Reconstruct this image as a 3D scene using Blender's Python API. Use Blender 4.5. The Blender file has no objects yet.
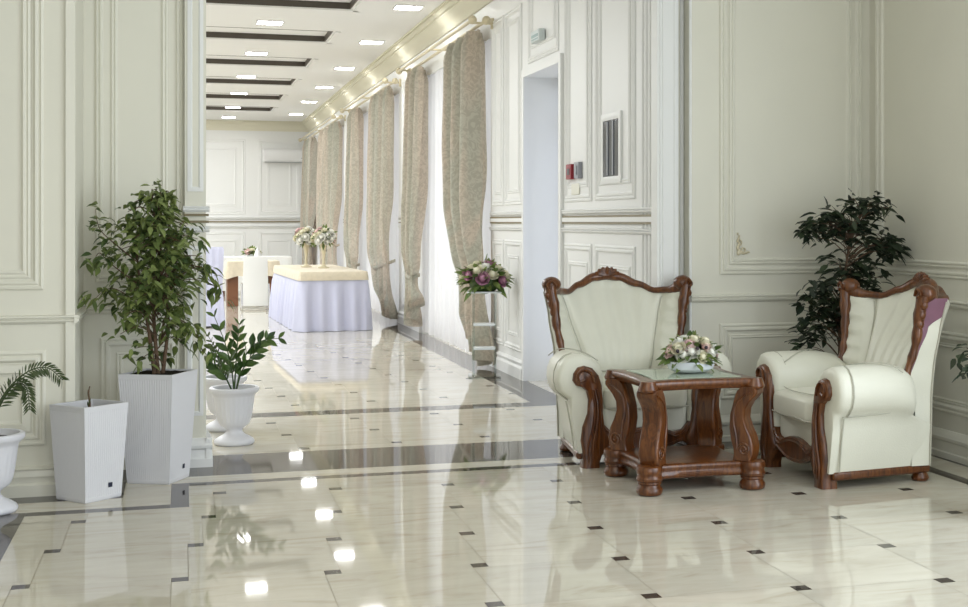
import bpy, math, random
from mathutils import Vector, Matrix, noise
R = random.Random(7)
SC = bpy.context.scene
COL = SC.collection
PI = math.pi
EYE = 1.441

# ------------------------------------------------------------------ mesh builder
class MB:
    def __init__(s):
        s.v = []; s.f = []; s.m = []
    def add(s, vs, fs, mi=0):
        o = len(s.v); s.v += [tuple(p) for p in vs]
        s.f += [tuple(i + o for i in f) for f in fs]; s.m += [mi] * len(fs)
    def box(s, x0, x1, y0, y1, z0, z1, mi=0):
        v = [(x, y, z) for z in (z0, z1) for y in (y0, y1) for x in (x0, x1)]
        s.add(v, [(0, 2, 3, 1), (4, 5, 7, 6), (0, 1, 5, 4), (2, 6, 7, 3), (0, 4, 6, 2), (1, 3, 7, 5)], mi)
    def loft(s, rings, cap0=True, cap1=True, closed=True, mi=0):
        n = len(rings[0]); vs = [p for r in rings for p in r]; fs = []
        for i in range(len(rings) - 1):
            for j in range(n if closed else n - 1):
                k = (j + 1) % n
                fs.append((i * n + j, i * n + k, (i + 1) * n + k, (i + 1) * n + j))
        if cap0: fs.append(tuple(range(n - 1, -1, -1)))
        if cap1: fs.append(tuple((len(rings) - 1) * n + j for j in range(n)))
        s.add(vs, fs, mi)
    def tube(s, pts, r, n=8, mi=0, flat=1.0):
        pts = [Vector(p) for p in pts]; rings = []
        up = Vector((0, 0, 1)); prev = None
        for i, p in enumerate(pts):
            d = (pts[min(i + 1, len(pts) - 1)] - pts[max(i - 1, 0)]).normalized()
            if prev is None:
                a = d.cross(up)
                if a.length < .05: a = d.cross(Vector((1, 0, 0)))
            else:
                a = prev - d * prev.dot(d)
            a.normalize(); prev = a; b = d.cross(a)
            rr = r[i] if isinstance(r, (list, tuple)) else r
            rings.append([p + a * (rr * math.cos(2 * PI * k / n)) + b * (rr * flat * math.sin(2 * PI * k / n)) for k in range(n)])
        s.loft(rings, mi=mi)
    def lathe(s, prof, n=24, c=(0, 0, 0), mi=0, mod=None):
        rings = []
        for (r, z) in prof:
            ring = []
            for k in range(n):
                a = 2 * PI * k / n; rr = r * (mod(a, z) if mod else 1)
                ring.append((c[0] + rr * math.cos(a), c[1] + rr * math.sin(a), c[2] + z))
            rings.append(ring)
        s.loft(rings, mi=mi)
    def prism(s, poly, fn, t0, t1, mi=0):      # poly of (a,b); fn(a,b,t) -> xyz
        s.loft([[fn(a, b, t0) for a, b in poly], [fn(a, b, t1) for a, b in poly]], mi=mi)
    def grid(s, fn, nu, nv, mi=0):
        vs = [fn(i / nu, j / nv) for j in range(nv + 1) for i in range(nu + 1)]
        fs = [(j * (nu + 1) + i, j * (nu + 1) + i + 1, (j + 1) * (nu + 1) + i + 1, (j + 1) * (nu + 1) + i) for j in range(nv) for i in range(nu)]
        s.add(vs, fs, mi)
    def ball(s, c, rx, ry, rz, n=10, m=6, mi=0):
        rings = []
        for j in range(m + 1):
            t = -PI / 2 + PI * (j + .02) / (m + .04)
            rings.append([(c[0] + rx * math.cos(t) * math.cos(2 * PI * k / n), c[1] + ry * math.cos(t) * math.sin(2 * PI * k / n), c[2] + rz * math.sin(t)) for k in range(n)])
        s.loft(rings, mi=mi)
    def build(s, name, mats, parent=None, smooth=35, bevel=0, recalc=True, loc=None, subsurf=0):
        me = bpy.data.meshes.new(name); me.from_pydata(s.v, [], s.f)
        if not isinstance(mats, (list, tuple)): mats = [mats]
        for m in mats: me.materials.append(m)
        for p, mi in zip(me.polygons, s.m): p.material_index = mi
        if recalc:
            import bmesh
            b = bmesh.new(); b.from_mesh(me); bmesh.ops.recalc_face_normals(b, faces=b.faces); b.to_mesh(me); b.free()
        if smooth:
            for p in me.polygons: p.use_smooth = True
            me.set_sharp_from_angle(angle=math.radians(smooth))
        o = bpy.data.objects.new(name, me); COL.objects.link(o)
        if parent: o.parent = parent
        if loc: o.location = loc
        if bevel:
            md = o.modifiers.new('bevel', 'BEVEL'); md.width = bevel; md.segments = 2; md.limit_method = 'ANGLE'; md.angle_limit = math.radians(40)
        if subsurf:
            md = o.modifiers.new('sub', 'SUBSURF'); md.levels = subsurf; md.render_levels = subsurf
        return o

def tag(o, label, cat, group=None):
    o['label'] = label; o['category'] = cat
    if group: o['group'] = group
    return o
def thing(name, label, cat, loc=(0, 0, 0), rz=0, group=None):
    o = bpy.data.objects.new(name, None); COL.objects.link(o)
    o.location = loc; o.rotation_euler = (0, 0, rz); o.empty_display_size = .1
    return tag(o, label, cat, group)
def struct(o):
    o['kind'] = 'structure'; return o
def copy_tree(o, parent=None):
    c = o.copy(); COL.objects.link(c)
    if parent: c.parent = parent
    for ch in list(o.children): copy_tree(ch, c)
    return c
def lerp(a, b, t): return a + (b - a) * t
def interp(tab, x):
    if x <= tab[0][0]: return tab[0][1]
    for (x0, y0), (x1, y1) in zip(tab, tab[1:]):
        if x <= x1:
            t = (x - x0) / (x1 - x0); t = t * t * (3 - 2 * t)
            return lerp(y0, y1, t)
    return tab[-1][1]
def smooth_path(pts, n=6):
    P = [Vector(p) for p in pts]; out = []
    for i in range(len(P) - 1):
        p0 = P[max(i - 1, 0)]; p1 = P[i]; p2 = P[i + 1]; p3 = P[min(i + 2, len(P) - 1)]
        for k in range(n):
            t = k / n
            out.append(.5 * ((2 * p1) + (p2 - p0) * t + (2 * p0 - 5 * p1 + 4 * p2 - p3) * t * t + (3 * p1 - p0 - 3 * p2 + p3) * t ** 3))
    out.append(P[-1]); return out

# ------------------------------------------------------------------ materials
def mat(name, col, rough=.5, spec=.5, metal=0, coat=0, noise_amt=0, noise_scale=8, bump=0, bump_scale=60, trans=0, emit=None, emit_s=0, sheen=0, sub=0):
    m = bpy.data.materials.new(name); m.use_nodes = True
    nt = m.node_tree; b = nt.nodes['Principled BSDF']
    b.inputs['Base Color'].default_value = (*col, 1); b.inputs['Roughness'].default_value = rough
    b.inputs['Specular IOR Level'].default_value = spec; b.inputs['Metallic'].default_value = metal
    b.inputs['Coat Weight'].default_value = coat; b.inputs['Coat Roughness'].default_value = .12
    b.inputs['Sheen Weight'].default_value = sheen
    if emit:
        b.inputs['Emission Color'].default_value = (*emit, 1); b.inputs['Emission Strength'].default_value = emit_s
    tc = nt.nodes.new('ShaderNodeTexCoord')
    if noise_amt:
        n = nt.nodes.new('ShaderNodeTexNoise'); n.inputs['Scale'].default_value = noise_scale; n.inputs['Detail'].default_value = 5
        nt.links.new(tc.outputs['Object'], n.inputs['Vector'])
        r = nt.nodes.new('ShaderNodeValToRGB')
        r.color_ramp.elements[0].position = .3; r.color_ramp.elements[1].position = .7
        r.color_ramp.elements[0].color = (*[c * (1 - noise_amt) for c in col], 1)
        r.color_ramp.elements[1].color = (*[min(1, c * (1 + noise_amt)) for c in col], 1)
        nt.links.new(n.outputs['Fac'], r.inputs['Fac']); nt.links.new(r.outputs['Color'], b.inputs['Base Color'])
    if bump:
        n2 = nt.nodes.new('ShaderNodeTexNoise'); n2.inputs['Scale'].default_value = bump_scale; n2.inputs['Detail'].default_value = 3
        nt.links.new(tc.outputs['Object'], n2.inputs['Vector'])
        bp = nt.nodes.new('ShaderNodeBump'); bp.inputs['Strength'].default_value = bump; bp.inputs['Distance'].default_value = .01
        nt.links.new(n2.outputs['Fac'], bp.inputs['Height']); nt.links.new(bp.outputs['Normal'], b.inputs['Normal'])
    return m

def wood_mat(name, c0, c1, c2, rough=.28):
    m = mat(name, c0, rough, .5, coat=.2); nt = m.node_tree; b = nt.nodes['Principled BSDF']
    tc = nt.nodes.new('ShaderNodeTexCoord'); mp = nt.nodes.new('ShaderNodeMapping'); mp.inputs['Scale'].default_value = (14, 14, 2.2)
    n = nt.nodes.new('ShaderNodeTexNoise'); n.inputs['Scale'].default_value = 3; n.inputs['Detail'].default_value = 6; n.inputs['Distortion'].default_value = 1.2
    r = nt.nodes.new('ShaderNodeValToRGB'); e = r.color_ramp.elements
    e[0].position = .28; e[0].color = (*c0, 1); e[1].position = .75; e[1].color = (*c2, 1)
    k = e.new(.5); k.color = (*c1, 1)
    nt.links.new(tc.outputs['Object'], mp.inputs['Vector']); nt.links.new(mp.outputs['Vector'], n.inputs['Vector'])
    nt.links.new(n.outputs['Fac'], r.inputs['Fac']); nt.links.new(r.outputs['Color'], b.inputs['Base Color'])
    return m

def leaf_mat(name, c0, c1, rough=.38):
    m = mat(name, c0, rough, .5); nt = m.node_tree; b = nt.nodes['Principled BSDF']
    g = nt.nodes.new('ShaderNodeNewGeometry'); r = nt.nodes.new('ShaderNodeValToRGB')
    r.color_ramp.elements[0].color = (*c0, 1); r.color_ramp.elements[1].color = (*c1, 1)
    nt.links.new(g.outputs['Random Per Island'], r.inputs['Fac']); nt.links.new(r.outputs['Color'], b.inputs['Base Color'])
    tr = nt.nodes.new('ShaderNodeBsdfTranslucent'); mx = nt.nodes.new('ShaderNodeMixShader'); mx.inputs[0].default_value = .22
    nt.links.new(r.outputs['Color'], tr.inputs['Color'])
    out = nt.nodes['Material Output']
    nt.links.new(b.outputs[0], mx.inputs[1]); nt.links.new(tr.outputs[0], mx.inputs[2]); nt.links.new(mx.outputs[0], out.inputs['Surface'])
    return m

def marble(name, base, vein, rough, amt=.8):
    m = mat(name, base, rough, .55); nt = m.node_tree; b = nt.nodes['Principled BSDF']
    b.inputs['IOR'].default_value = 1.47
    tc = nt.nodes.new('ShaderNodeTexCoord'); g = nt.nodes.new('ShaderNodeNewGeometry')
    mul = nt.nodes.new('ShaderNodeMath'); mul.operation = 'MULTIPLY'; mul.inputs[1].default_value = 40
    nt.links.new(g.outputs['Random Per Island'], mul.inputs[0])
    cx = nt.nodes.new('ShaderNodeCombineXYZ'); nt.links.new(mul.outputs[0], cx.inputs['Z'])
    ad = nt.nodes.new('ShaderNodeVectorMath'); ad.operation = 'ADD'
    nt.links.new(tc.outputs['Object'], ad.inputs[0]); nt.links.new(cx.outputs[0], ad.inputs[1])
    mp = nt.nodes.new('ShaderNodeMapping'); mp.inputs['Rotation'].default_value = (0, 0, .5); mp.inputs['Scale'].default_value = (1.3, 4.5, 1)
    nt.links.new(ad.outputs[0], mp.inputs['Vector'])
    n = nt.nodes.new('ShaderNodeTexNoise'); n.inputs['Scale'].default_value = 1.4; n.inputs['Detail'].default_value = 8; n.inputs['Distortion'].default_value = 1.6; n.inputs['Roughness'].default_value = .6
    nt.links.new(mp.outputs['Vector'], n.inputs['Vector'])
    r = nt.nodes.new('ShaderNodeValToRGB'); e = r.color_ramp.elements
    mid = tuple(lerp(a, c, .35 * amt) for a, c in zip(base, vein))
    e[0].position = .30; e[0].color = (*tuple(lerp(a, c, amt) for a, c in zip(base, vein)), 1)
    e[1].position = .62; e[1].color = (*base, 1); k = e.new(.43); k.color = (*mid, 1)
    nt.links.new(n.outputs['Fac'], r.inputs['Fac'])
    hs = nt.nodes.new('ShaderNodeHueSaturation')
    mr = nt.nodes.new('ShaderNodeMapRange'); mr.inputs['To Min'].default_value = .93; mr.inputs['To Max'].default_value = 1.05
    nt.links.new(g.outputs['Random Per Island'], mr.inputs['Value']); nt.links.new(mr.outputs[0], hs.inputs['Value'])
    nt.links.new(r.outputs['Color'], hs.inputs['Color']); nt.links.new(hs.outputs['Color'], b.inputs['Base Color'])
    return m

def damask(name):
    m = mat(name, (.5, .45, .36), .75, .25, sheen=.2); nt = m.node_tree; b = nt.nodes['Principled BSDF']
    tc = nt.nodes.new('ShaderNodeTexCoord')
    w = nt.nodes.new('ShaderNodeTexNoise'); w.inputs['Scale'].default_value = 13; w.inputs['Detail'].default_value = 3; w.inputs['Distortion'].default_value = 2.5
    nt.links.new(tc.outputs['Object'], w.inputs['Vector'])
    r = nt.nodes.new('ShaderNodeValToRGB'); e = r.color_ramp.elements
    e[0].position = .44; e[0].color = (.50, .49, .43, 1); e[1].position = .56; e[1].color = (.66, .65, .59, 1)
    nt.links.new(w.outputs['Fac'], r.inputs['Fac'])
    mp = nt.nodes.new('ShaderNodeMapping'); mp.inputs['Scale'].default_value = (3, 5, .12); nt.links.new(tc.outputs['Object'], mp.inputs['Vector'])
    w2 = nt.nodes.new('ShaderNodeTexNoise'); w2.inputs['Scale'].default_value = 1.6; w2.inputs['Detail'].default_value = 1; nt.links.new(mp.outputs['Vector'], w2.inputs['Vector'])
    r2 = nt.nodes.new('ShaderNodeValToRGB'); q = r2.color_ramp.elements; q[0].position = .40; q[0].color = (.80, .84, .78, 1); q[1].position = .60; q[1].color = (1.0, .90, .82, 1)  # vertical bands paint lit and shaded folds into the cloth colour
    nt.links.new(w2.outputs['Fac'], r2.inputs['Fac'])
    mu = nt.nodes.new('ShaderNodeMix'); mu.data_type = 'RGBA'; mu.blend_type = 'MULTIPLY'; mu.inputs[0].default_value = 1
    nt.links.new(r.outputs['Color'], mu.inputs[6]); nt.links.new(r2.outputs['Color'], mu.inputs[7])
    nt.links.new(mu.outputs[2], b.inputs['Base Color'])
    tr = nt.nodes.new('ShaderNodeBsdfTranslucent'); mx = nt.nodes.new('ShaderNodeMixShader'); mx.inputs[0].default_value = .30
    tr.inputs['Color'].default_value = (.60, .48, .40, 1)
    out = nt.nodes['Material Output']
    nt.links.new(b.outputs[0], mx.inputs[1]); nt.links.new(tr.outputs[0], mx.inputs[2]); nt.links.new(mx.outputs[0], out.inputs['Surface'])
    return m

def sheer_mat():
    m = bpy.data.materials.new('sheer'); m.use_nodes = True; nt = m.node_tree; nt.nodes.clear()
    o = nt.nodes.new('ShaderNodeOutputMaterial'); d = nt.nodes.new('ShaderNodeBsdfDiffuse'); d.inputs[0].default_value = (.9, .88, .88, 1)
    t = nt.nodes.new('ShaderNodeBsdfTranslucent'); t.inputs[0].default_value = (.95, .92, .92, 1)
    p = nt.nodes.new('ShaderNodeBsdfTransparent'); p.inputs[0].default_value = (1, .99, .99, 1)
    a = nt.nodes.new('ShaderNodeMixShader'); a.inputs[0].default_value = .55
    b = nt.nodes.new('ShaderNodeMixShader'); b.inputs[0].default_value = .12
    nt.links.new(d.outputs[0], a.inputs[1]); nt.links.new(t.outputs[0], a.inputs[2])
    nt.links.new(a.outputs[0], b.inputs[1]); nt.links.new(p.outputs[0], b.inputs[2]); nt.links.new(b.outputs[0], o.inputs[0])
    return m
def glass_mat(name, tint=(.97, 1, .99), refl=.12):
    m = bpy.data.materials.new(name); m.use_nodes = True; nt = m.node_tree; nt.nodes.clear()
    o = nt.nodes.new('ShaderNodeOutputMaterial'); g = nt.nodes.new('ShaderNodeBsdfGlossy'); g.inputs['Roughness'].default_value = .02
    p = nt.nodes.new('ShaderNodeBsdfTransparent'); p.inputs[0].default_value = (*tint, 1)
    a = nt.nodes.new('ShaderNodeMixShader'); fr = nt.nodes.new('ShaderNodeFresnel'); fr.inputs['IOR'].default_value = 1.45
    gm = nt.nodes.new('ShaderNodeNewGeometry'); iv = nt.nodes.new('ShaderNodeMath'); iv.operation = 'SUBTRACT'; iv.inputs[0].default_value = 1; ml = nt.nodes.new('ShaderNodeMath'); ml.operation = 'MULTIPLY'
    nt.links.new(gm.outputs['Backfacing'], iv.inputs[1]); nt.links.new(fr.outputs[0], ml.inputs[0]); nt.links.new(iv.outputs[0], ml.inputs[1])
    nt.links.new(ml.outputs[0], a.inputs[0]); nt.links.new(p.outputs[0], a.inputs[1]); nt.links.new(g.outputs[0], a.inputs[2]); nt.links.new(a.outputs[0], o.inputs[0])
    return m

M = {}
M['wall'] = mat('wall_paint', (.76, .742, .64), .45, .35, noise_amt=.015, noise_scale=2)
M['hallwall'] = mat('hall_paint', (.83, .832, .815), .4, .35)
M['trim'] = mat('trim_paint', (.78, .763, .665), .35, .4)
M['cream'] = mat('cornice_cream', (.76, .73, .60), 1.0, .0)
M['ceil'] = mat('ceiling_white', (.88, .875, .86), .6, .3)
M['coffer'] = mat('coffer_brown', (.10, .085, .07), .5, .3)
M['tile'] = marble('cream_marble', (.62, .585, .49), (.45, .395, .30), .035, .75)
M['dark'] = marble('dark_marble', (.060, .050, .042), (.13, .11, .095), .04, .6)
M['dark'].node_tree.nodes['Principled BSDF'].inputs['IOR'].default_value = 1.36
M['grout'] = mat('grout', (.33, .29, .22), .6, .2)
M['goldline'] = mat('bronze_line', (.22, .18, .10), .4, .4)
M['gold'] = mat('gilt', (.66, .59, .42), .45, .5, metal=.35)
M['wood'] = wood_mat('carved_wood', (.045, .012, .003), (.11, .033, .007), (.20, .070, .016))
M['woodtop'] = wood_mat('table_wood', (.05, .013, .003), (.115, .034, .007), (.21, .073, .017))
M['leather'] = mat('cream_leather', (.755, .75, .64), .36, .45, bump=.12, bump_scale=140, noise_amt=.02, noise_scale=6)
M['piping'] = mat('piping_leather', (.48, .47, .39), .4, .45)
M['mauve'] = mat('mauve_sheen', (.21, .095, .14), .4, .5, noise_amt=.15, noise_scale=12)  # purple sheen on the wooden wing side, painted as base colour
M['planter'] = mat('white_plastic', (.70, .70, .73), .45, .4)
M['urn'] = mat('urn_plastic', (.74, .74, .78), .4, .4)
M['soil'] = mat('soil', (.025, .02, .014), .9, .1, bump=.8, bump_scale=90)
M['navy'] = mat('navy_print', (.03, .035, .06), .4, .4)
M['leaf'] = leaf_mat('ficus_leaf', (.05, .09, .025), (.26, .32, .10))
M['leafd'] = leaf_mat('dark_ficus_leaf', (.016, .028, .017), (.045, .065, .032))
M['zz'] = leaf_mat('glossy_leaf', (.022, .060, .012), (.085, .15, .03), .28)
M['palm'] = leaf_mat('palm_leaf', (.045, .075, .025), (.10, .135, .05))
M['bark'] = mat('bark', (.13, .085, .055), .8, .2, noise_amt=.3, noise_scale=30)
M['stemg'] = mat('green_stem', (.06, .10, .03), .5, .3)
M['curtain'] = damask('damask')
M['sheer'] = sheer_mat()
M['glass'] = glass_mat('window_glass')
M['tglass'] = glass_mat('table_glass', (.93, .97, .95))
M['acryl'] = glass_mat('acrylic', (.93, .95, .95))
M['frost'] = mat('acrylic_edge', (.80, .83, .84), .2, .5)
M['frame'] = mat('window_frame_white', (.78, .79, .80), .4, .4)
M['skirt'] = mat('lavender_cloth', (.60, .61, .76), .7, .2, sheen=.2)
M['beige'] = mat('beige_cloth', (.70, .62, .48), .7, .2, sheen=.2, noise_amt=.06, noise_scale=20)
M['wcloth'] = mat('white_cloth', (.82, .82, .80), .7, .2, sheen=.2)
M['chrome'] = mat('chrome', (.75, .75, .76), .15, .5, metal=1)
M['brown'] = mat('brown_panel', (.20, .085, .04), .4, .4)
M['white'] = mat('white_gloss', (.82, .82, .82), .35, .4)
M['pink'] = mat('pink_petal', (.80, .58, .57), .6, .2, noise_amt=.12, noise_scale=25)
M['rose'] = mat('blush_petal', (.80, .60, .56), .6, .2, noise_amt=.1, noise_scale=25)
M['creamp'] = mat('cream_petal', (.80, .76, .58), .6, .2, noise_amt=.08, noise_scale=25)
M['whitep'] = mat('white_petal', (.84, .83, .76), .6, .2)
M['purple'] = mat('purple_petal', (.48, .24, .34), .6, .2, noise_amt=.2, noise_scale=25)
M['green'] = leaf_mat('bouquet_leaf', (.07, .13, .03), (.27, .34, .10))
M['berry'] = mat('dark_berry', (.03, .018, .03), .3, .5)
M['bowl'] = mat('ceramic_bowl', (.72, .74, .79), .2, .5)
M['lamp'] = mat('lamp_diffuser', (1, 1, 1), .5, .2, emit=(1, .995, .98), emit_s=38)
M['exit'] = mat('sign_white', (.66, .72, .72), .4, .4)
M['exitg'] = mat('sign_green', (.30, .42, .42), .4, .4)
M['red'] = mat('alarm_red', (.28, .02, .03), .4, .4)
M['grey'] = mat('switch_grey', (.30, .31, .34), .4, .4)
M['panel'] = mat('dark_panel_glass', (.035, .038, .045), .12, .6)
M['outside'] = mat('terrace_stone', (.5, .5, .48), .8, .2)

# ------------------------------------------------------------------ floor
def clip(poly, rect):
    x0, x1, y0, y1 = rect
    for ax, lim, sg in ((0, x0, 1), (0, x1, -1), (1, y0, 1), (1, y1, -1)):
        out = []
        for i in range(len(poly)):
            a = poly[i]; b = poly[(i + 1) % len(poly)]
            da = (a[ax] - lim) * sg; db = (b[ax] - lim) * sg
            if da >= 0: out.append(a)
            if (da > 0 and db < 0) or (da < 0 and db > 0):
                t = da / (da - db); out.append((lerp(a[0], b[0], t), lerp(a[1], b[1], t)))
        poly = out
        if len(poly) < 3: return None
    return poly
FL = MB()
TA, TB = .6, .0659
G2 = .0012
def zone(rect, ox, oy, chir):
    b = TB / 2; cx, cy = (rect[0] + rect[1]) / 2, (rect[2] + rect[3]) / 2
    n = int(max(rect[1] - rect[0], rect[3] - rect[2]) / TA) // 2 + 4
    det = TA * TA + TB * TB
    dx, dy = cx - ox, cy - oy
    if chir > 0: v1 = (TA, -TB); v2 = (-TB, -TA)
    else: v1 = (TA, TB); v2 = (TB, -TA)
    ci = round((dx * v1[0] + dy * v1[1]) / det); cj = round((dx * v2[0] + dy * v2[1]) / det)
    for i in range(ci - n, ci + n + 1):
        for j in range(cj - n, cj + n + 1):
            x = ox + i * v1[0] + j * v2[0]; y = oy + i * v1[1] + j * v2[1]
            d = [(x - b, y - b), (x + b, y - b), (x + b, y + b), (x - b, y + b)]
            if chir > 0: X0, Y1 = x - b, y - b
            else: X0, Y1 = x - TA + b, y - b
            q = [(X0 + G2, Y1 - TA + G2), (X0 + TA - G2, Y1 - TA + G2), (X0 + TA - G2, Y1 - G2), (X0 + G2, Y1 - G2)]
            for poly, mi in ((d, 1), (q, 0)):
                p = clip(poly, rect)
                if p: FL.add([(a, c, 0) for a, c in p], [tuple(range(len(p)))], mi)
def dark(x0, x1, y0, y1, seg=.9):
    L = x1 - x0 > y1 - y0
    n = max(1, round((x1 - x0 if L else y1 - y0) / seg))
    for k in range(n):
        if L: a, b, c, d = lerp(x0, x1, k / n), lerp(x0, x1, (k + 1) / n), y0, y1
        else: a, b, c, d = x0, x1, lerp(y0, y1, k / n), lerp(y0, y1, (k + 1) / n)
        FL.add([(a + .0006, c, 0), (b - .0006, c, 0), (b - .0006, d, 0), (a + .0006, d, 0)], [(0, 1, 2, 3)], 1)
def plain(x0, x1, y0, y1, seg=1.2):
    n = max(1, round(max(x1 - x0, y1 - y0) / seg)); L = x1 - x0 > y1 - y0
    for k in range(n):
        if L: a, b, c, d = lerp(x0, x1, k / n), lerp(x0, x1, (k + 1) / n), y0, y1
        else: a, b, c, d = x0, x1, lerp(y0, y1, k / n), lerp(y0, y1, (k + 1) / n)
        FL.add([(a + .001, c, 0), (b - .001, c, 0), (b - .001, d, 0), (a + .001, d, 0)], [(0, 1, 2, 3)], 0)
LO = (-.48, 7.104)
zone((-.74, .03, -3, 7.31), *LO, 1); zone((.03, 4.11, -3, 7.89), *LO, 1)
zone((-6, -.92, -3, 7.40), *LO, 1)
dark(-.92, -.74, -3, 7.40); dark(-.74, .03, 7.31, 7.40); dark(-.06, .03, 7.40, 7.98); dark(.03, 4.20, 7.89, 7.98); dark(4.11, 4.20, -3, 7.89)
plain(-6, -.3, 7.40, 7.65); plain(-.3, -.06, 7.40, 8.17); plain(-.06, 4.40, 7.98, 8.17); plain(4.20, 4.40, -3, 7.98)
dark(-6, -.3, 7.65, 8.17); dark(-.8, 4.5, 8.17, 8.87); dark(4.40, 4.6, -3, 8.17)
zone((-5, 2.97, 8.87, 10.50), .668, 9.581, -1)
dark(-5, 2.65, 10.50, 10.74)
zone((-5, 2.65, 10.74, 34.8), 1.376, 11.791, -1)
dark(2.65, 2.97, 10.5, 34.8)
plain(2.97, 3.5, 10.95, 12.2); plain(2.97, 3.5, 13.7, 17.9); plain(2.97, 3.5, 19.9, 24.7); plain(2.97, 3.5, 27.1, 32.6)
n0 = len(FL.v)
FL.add([(-6.2, -3.2, -.0015), (4.8, -3.2, -.0015), (4.8, 35, -.0015), (-6.2, 35, -.0015)], [(0, 1, 2, 3)], 2)
struct(FL.build('floor', [M['tile'], M['dark'], M['grout']], smooth=0, recalc=False))

# ------------------------------------------------------------------ wall moulding helpers
def plane_map(kind, at, sgn):
    # returns f(u, z, h): u along the wall, h out of the wall into the room
    if kind == 'Y': return lambda u, z, h: (u, at + sgn * h, z)
    return lambda u, z, h: (at + sgn * h, u, z)
def frame(mb, fm, u0, u1, z0, z1, prof, mi=0):
    pv = None
    for (d, h) in prof:
        c = [fm(u0 + d, z0 + d, h), fm(u1 - d, z0 + d, h), fm(u1 - d, z1 - d, h), fm(u0 + d, z1 - d, h)]
        if pv:
            for k in range(4):
                mb.add([pv[k], pv[(k + 1) % 4], c[(k + 1) % 4], c[k]], [(0, 1, 2, 3)], mi)
        pv = c
def rail(mb, fm, u0, u1, prof, mi=0):
    mb.loft([[fm(u0, z, h) for z, h in prof], [fm(u1, z, h) for z, h in prof]], mi=mi)
def scale_prof(w, h):
    h *= .72
    return [(0, 0), (0, h * .5), (w * .10, h * .8), (w * .22, h * .9), (w * .34, h * .45), (w * .42, h * .42), (w * .55, h), (w * .7, h * 1.05), (w * .82, h * .6), (w * .9, h * .25), (w, h * .2), (w, 0)]
def rail_prof(z0, z1, h):
    d = z1 - z0; h *= .85
    return [(z0, 0), (z0, h * .35), (z0 + d * .15, h * .55), (z0 + d * .25, h * .9), (z0 + d * .45, h), (z0 + d * .55, h * .6), (z0 + d * .62, h * .6), (z0 + d * .72, h * 1.1), (z0 + d * .88, h * 1.1), (z1, h * .5), (z1, 0)]
BASE = [(0, 0), (0, .030), (.035, .030), (.042, .022), (.10, .020), (.112, .034), (.128, .036), (.14, .028), (.155, .02), (.168, .008), (.17, 0)]
BASE2 = [(0, 0), (0, .034), (.06, .034), (.07, .022), (.085, .022), (.105, .03), (.135, .024), (.145, .03), (.155, .014), (.16, 0)]

# ---- walls
def walls(name, boxes, m):
    mb = MB()
    for b in boxes: mb.box(*b)
    return struct(mb.build(name, m, smooth=0))
CH = 3.9
walls('wall_left', [(-6.2, -.55, 7.85, 8.85, 0, CH)], M['wall'])
walls('wall_alcove', [(-.55, .13, 8.55, 8.85, 0, CH), (.01, .13, 8.50, 8.55, 0, CH)], M['wall'])
walls('wall_back', [(3.16, 4.75, 8.46, 8.9, 0, CH)], M['wall'])
walls('wall_right', [(4.46, 4.75, 5.6, 8.46, 0, CH), (4.46, 4.75, -3.2, 5.6, 3.2, CH), (4.46, 4.75, -3.2, 5.6, 0, .1), (4.46, 4.75, -3.2, -.5, .1, 3.2), (4.46, 4.75, 2.2, 2.9, .1, 3.2)], M['wall'])
walls('wall_front', [(-6.2, 4.75, -3.4, -3.2, 0, .3), (-6.2, 4.75, -3.4, -3.2, 3.2, CH), (-6.2, -4, -3.4, -3.2, .3, 3.2), (-1, 0, -3.4, -3.2, .3, 3.2), (3, 4.75, -3.4, -3.2, .3, 3.2)], M['wall'])
walls('wall_side', [(-6.4, -6.2, -3.4, 8.85, 0, CH)], M['wall'])
RW = 2.97
walls('wall_hall_right', [(RW, 3.10, 8.52, 8.9, 0, CH), (RW, 3.42, 8.9, 10.95, 0, CH), (RW, 3.42, 10.95, 12.2, 2.75, CH), (RW, 3.42, 12.2, 13.7, 0, CH), (RW, 3.42, 13.7, 17.9, 3.3, CH),
      (RW, 3.42, 17.9, 19.9, 0, CH), (RW, 3.42, 19.9, 24.7, 3.3, CH), (RW, 3.42, 24.7, 27.1, 0, CH), (RW, 3.42, 27.1, 32.6, 3.3, CH), (RW, 3.42, 32.6, 35, 0, CH)], M['hallwall'])
walls('wall_hall_end', [(-5.2, RW, 34.8, 35.1, 0, CH)], M['hallwall'])
walls('wall_hall_left', [(-5.2, -5, 8.85, 34.8, 0, CH)], M['hallwall'])

# recessed strip between the hall wall end and the lobby back wall
mb = MB(); mb.box(3.10, 3.16, 8.58, 8.9, 0, CH); struct(mb.build('wall_recess', M['wall'], smooth=0))
mb = MB(); mb.box(2.945, 3.085, 8.50, 8.62, 0, CH)
for x in (2.965, 2.985, 3.065): mb.lathe([(.006, 0), (.006, CH)], 8, (x, 8.50, 0))
mb.lathe([(.014, 0), (.014, CH)], 10, (3.145, 8.58, 0)); mb.lathe([(.010, 0), (.010, CH)], 10, (3.162, 8.465, 0))
struct(mb.build('trim_1', M['hallwall'], smooth=40))

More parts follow.
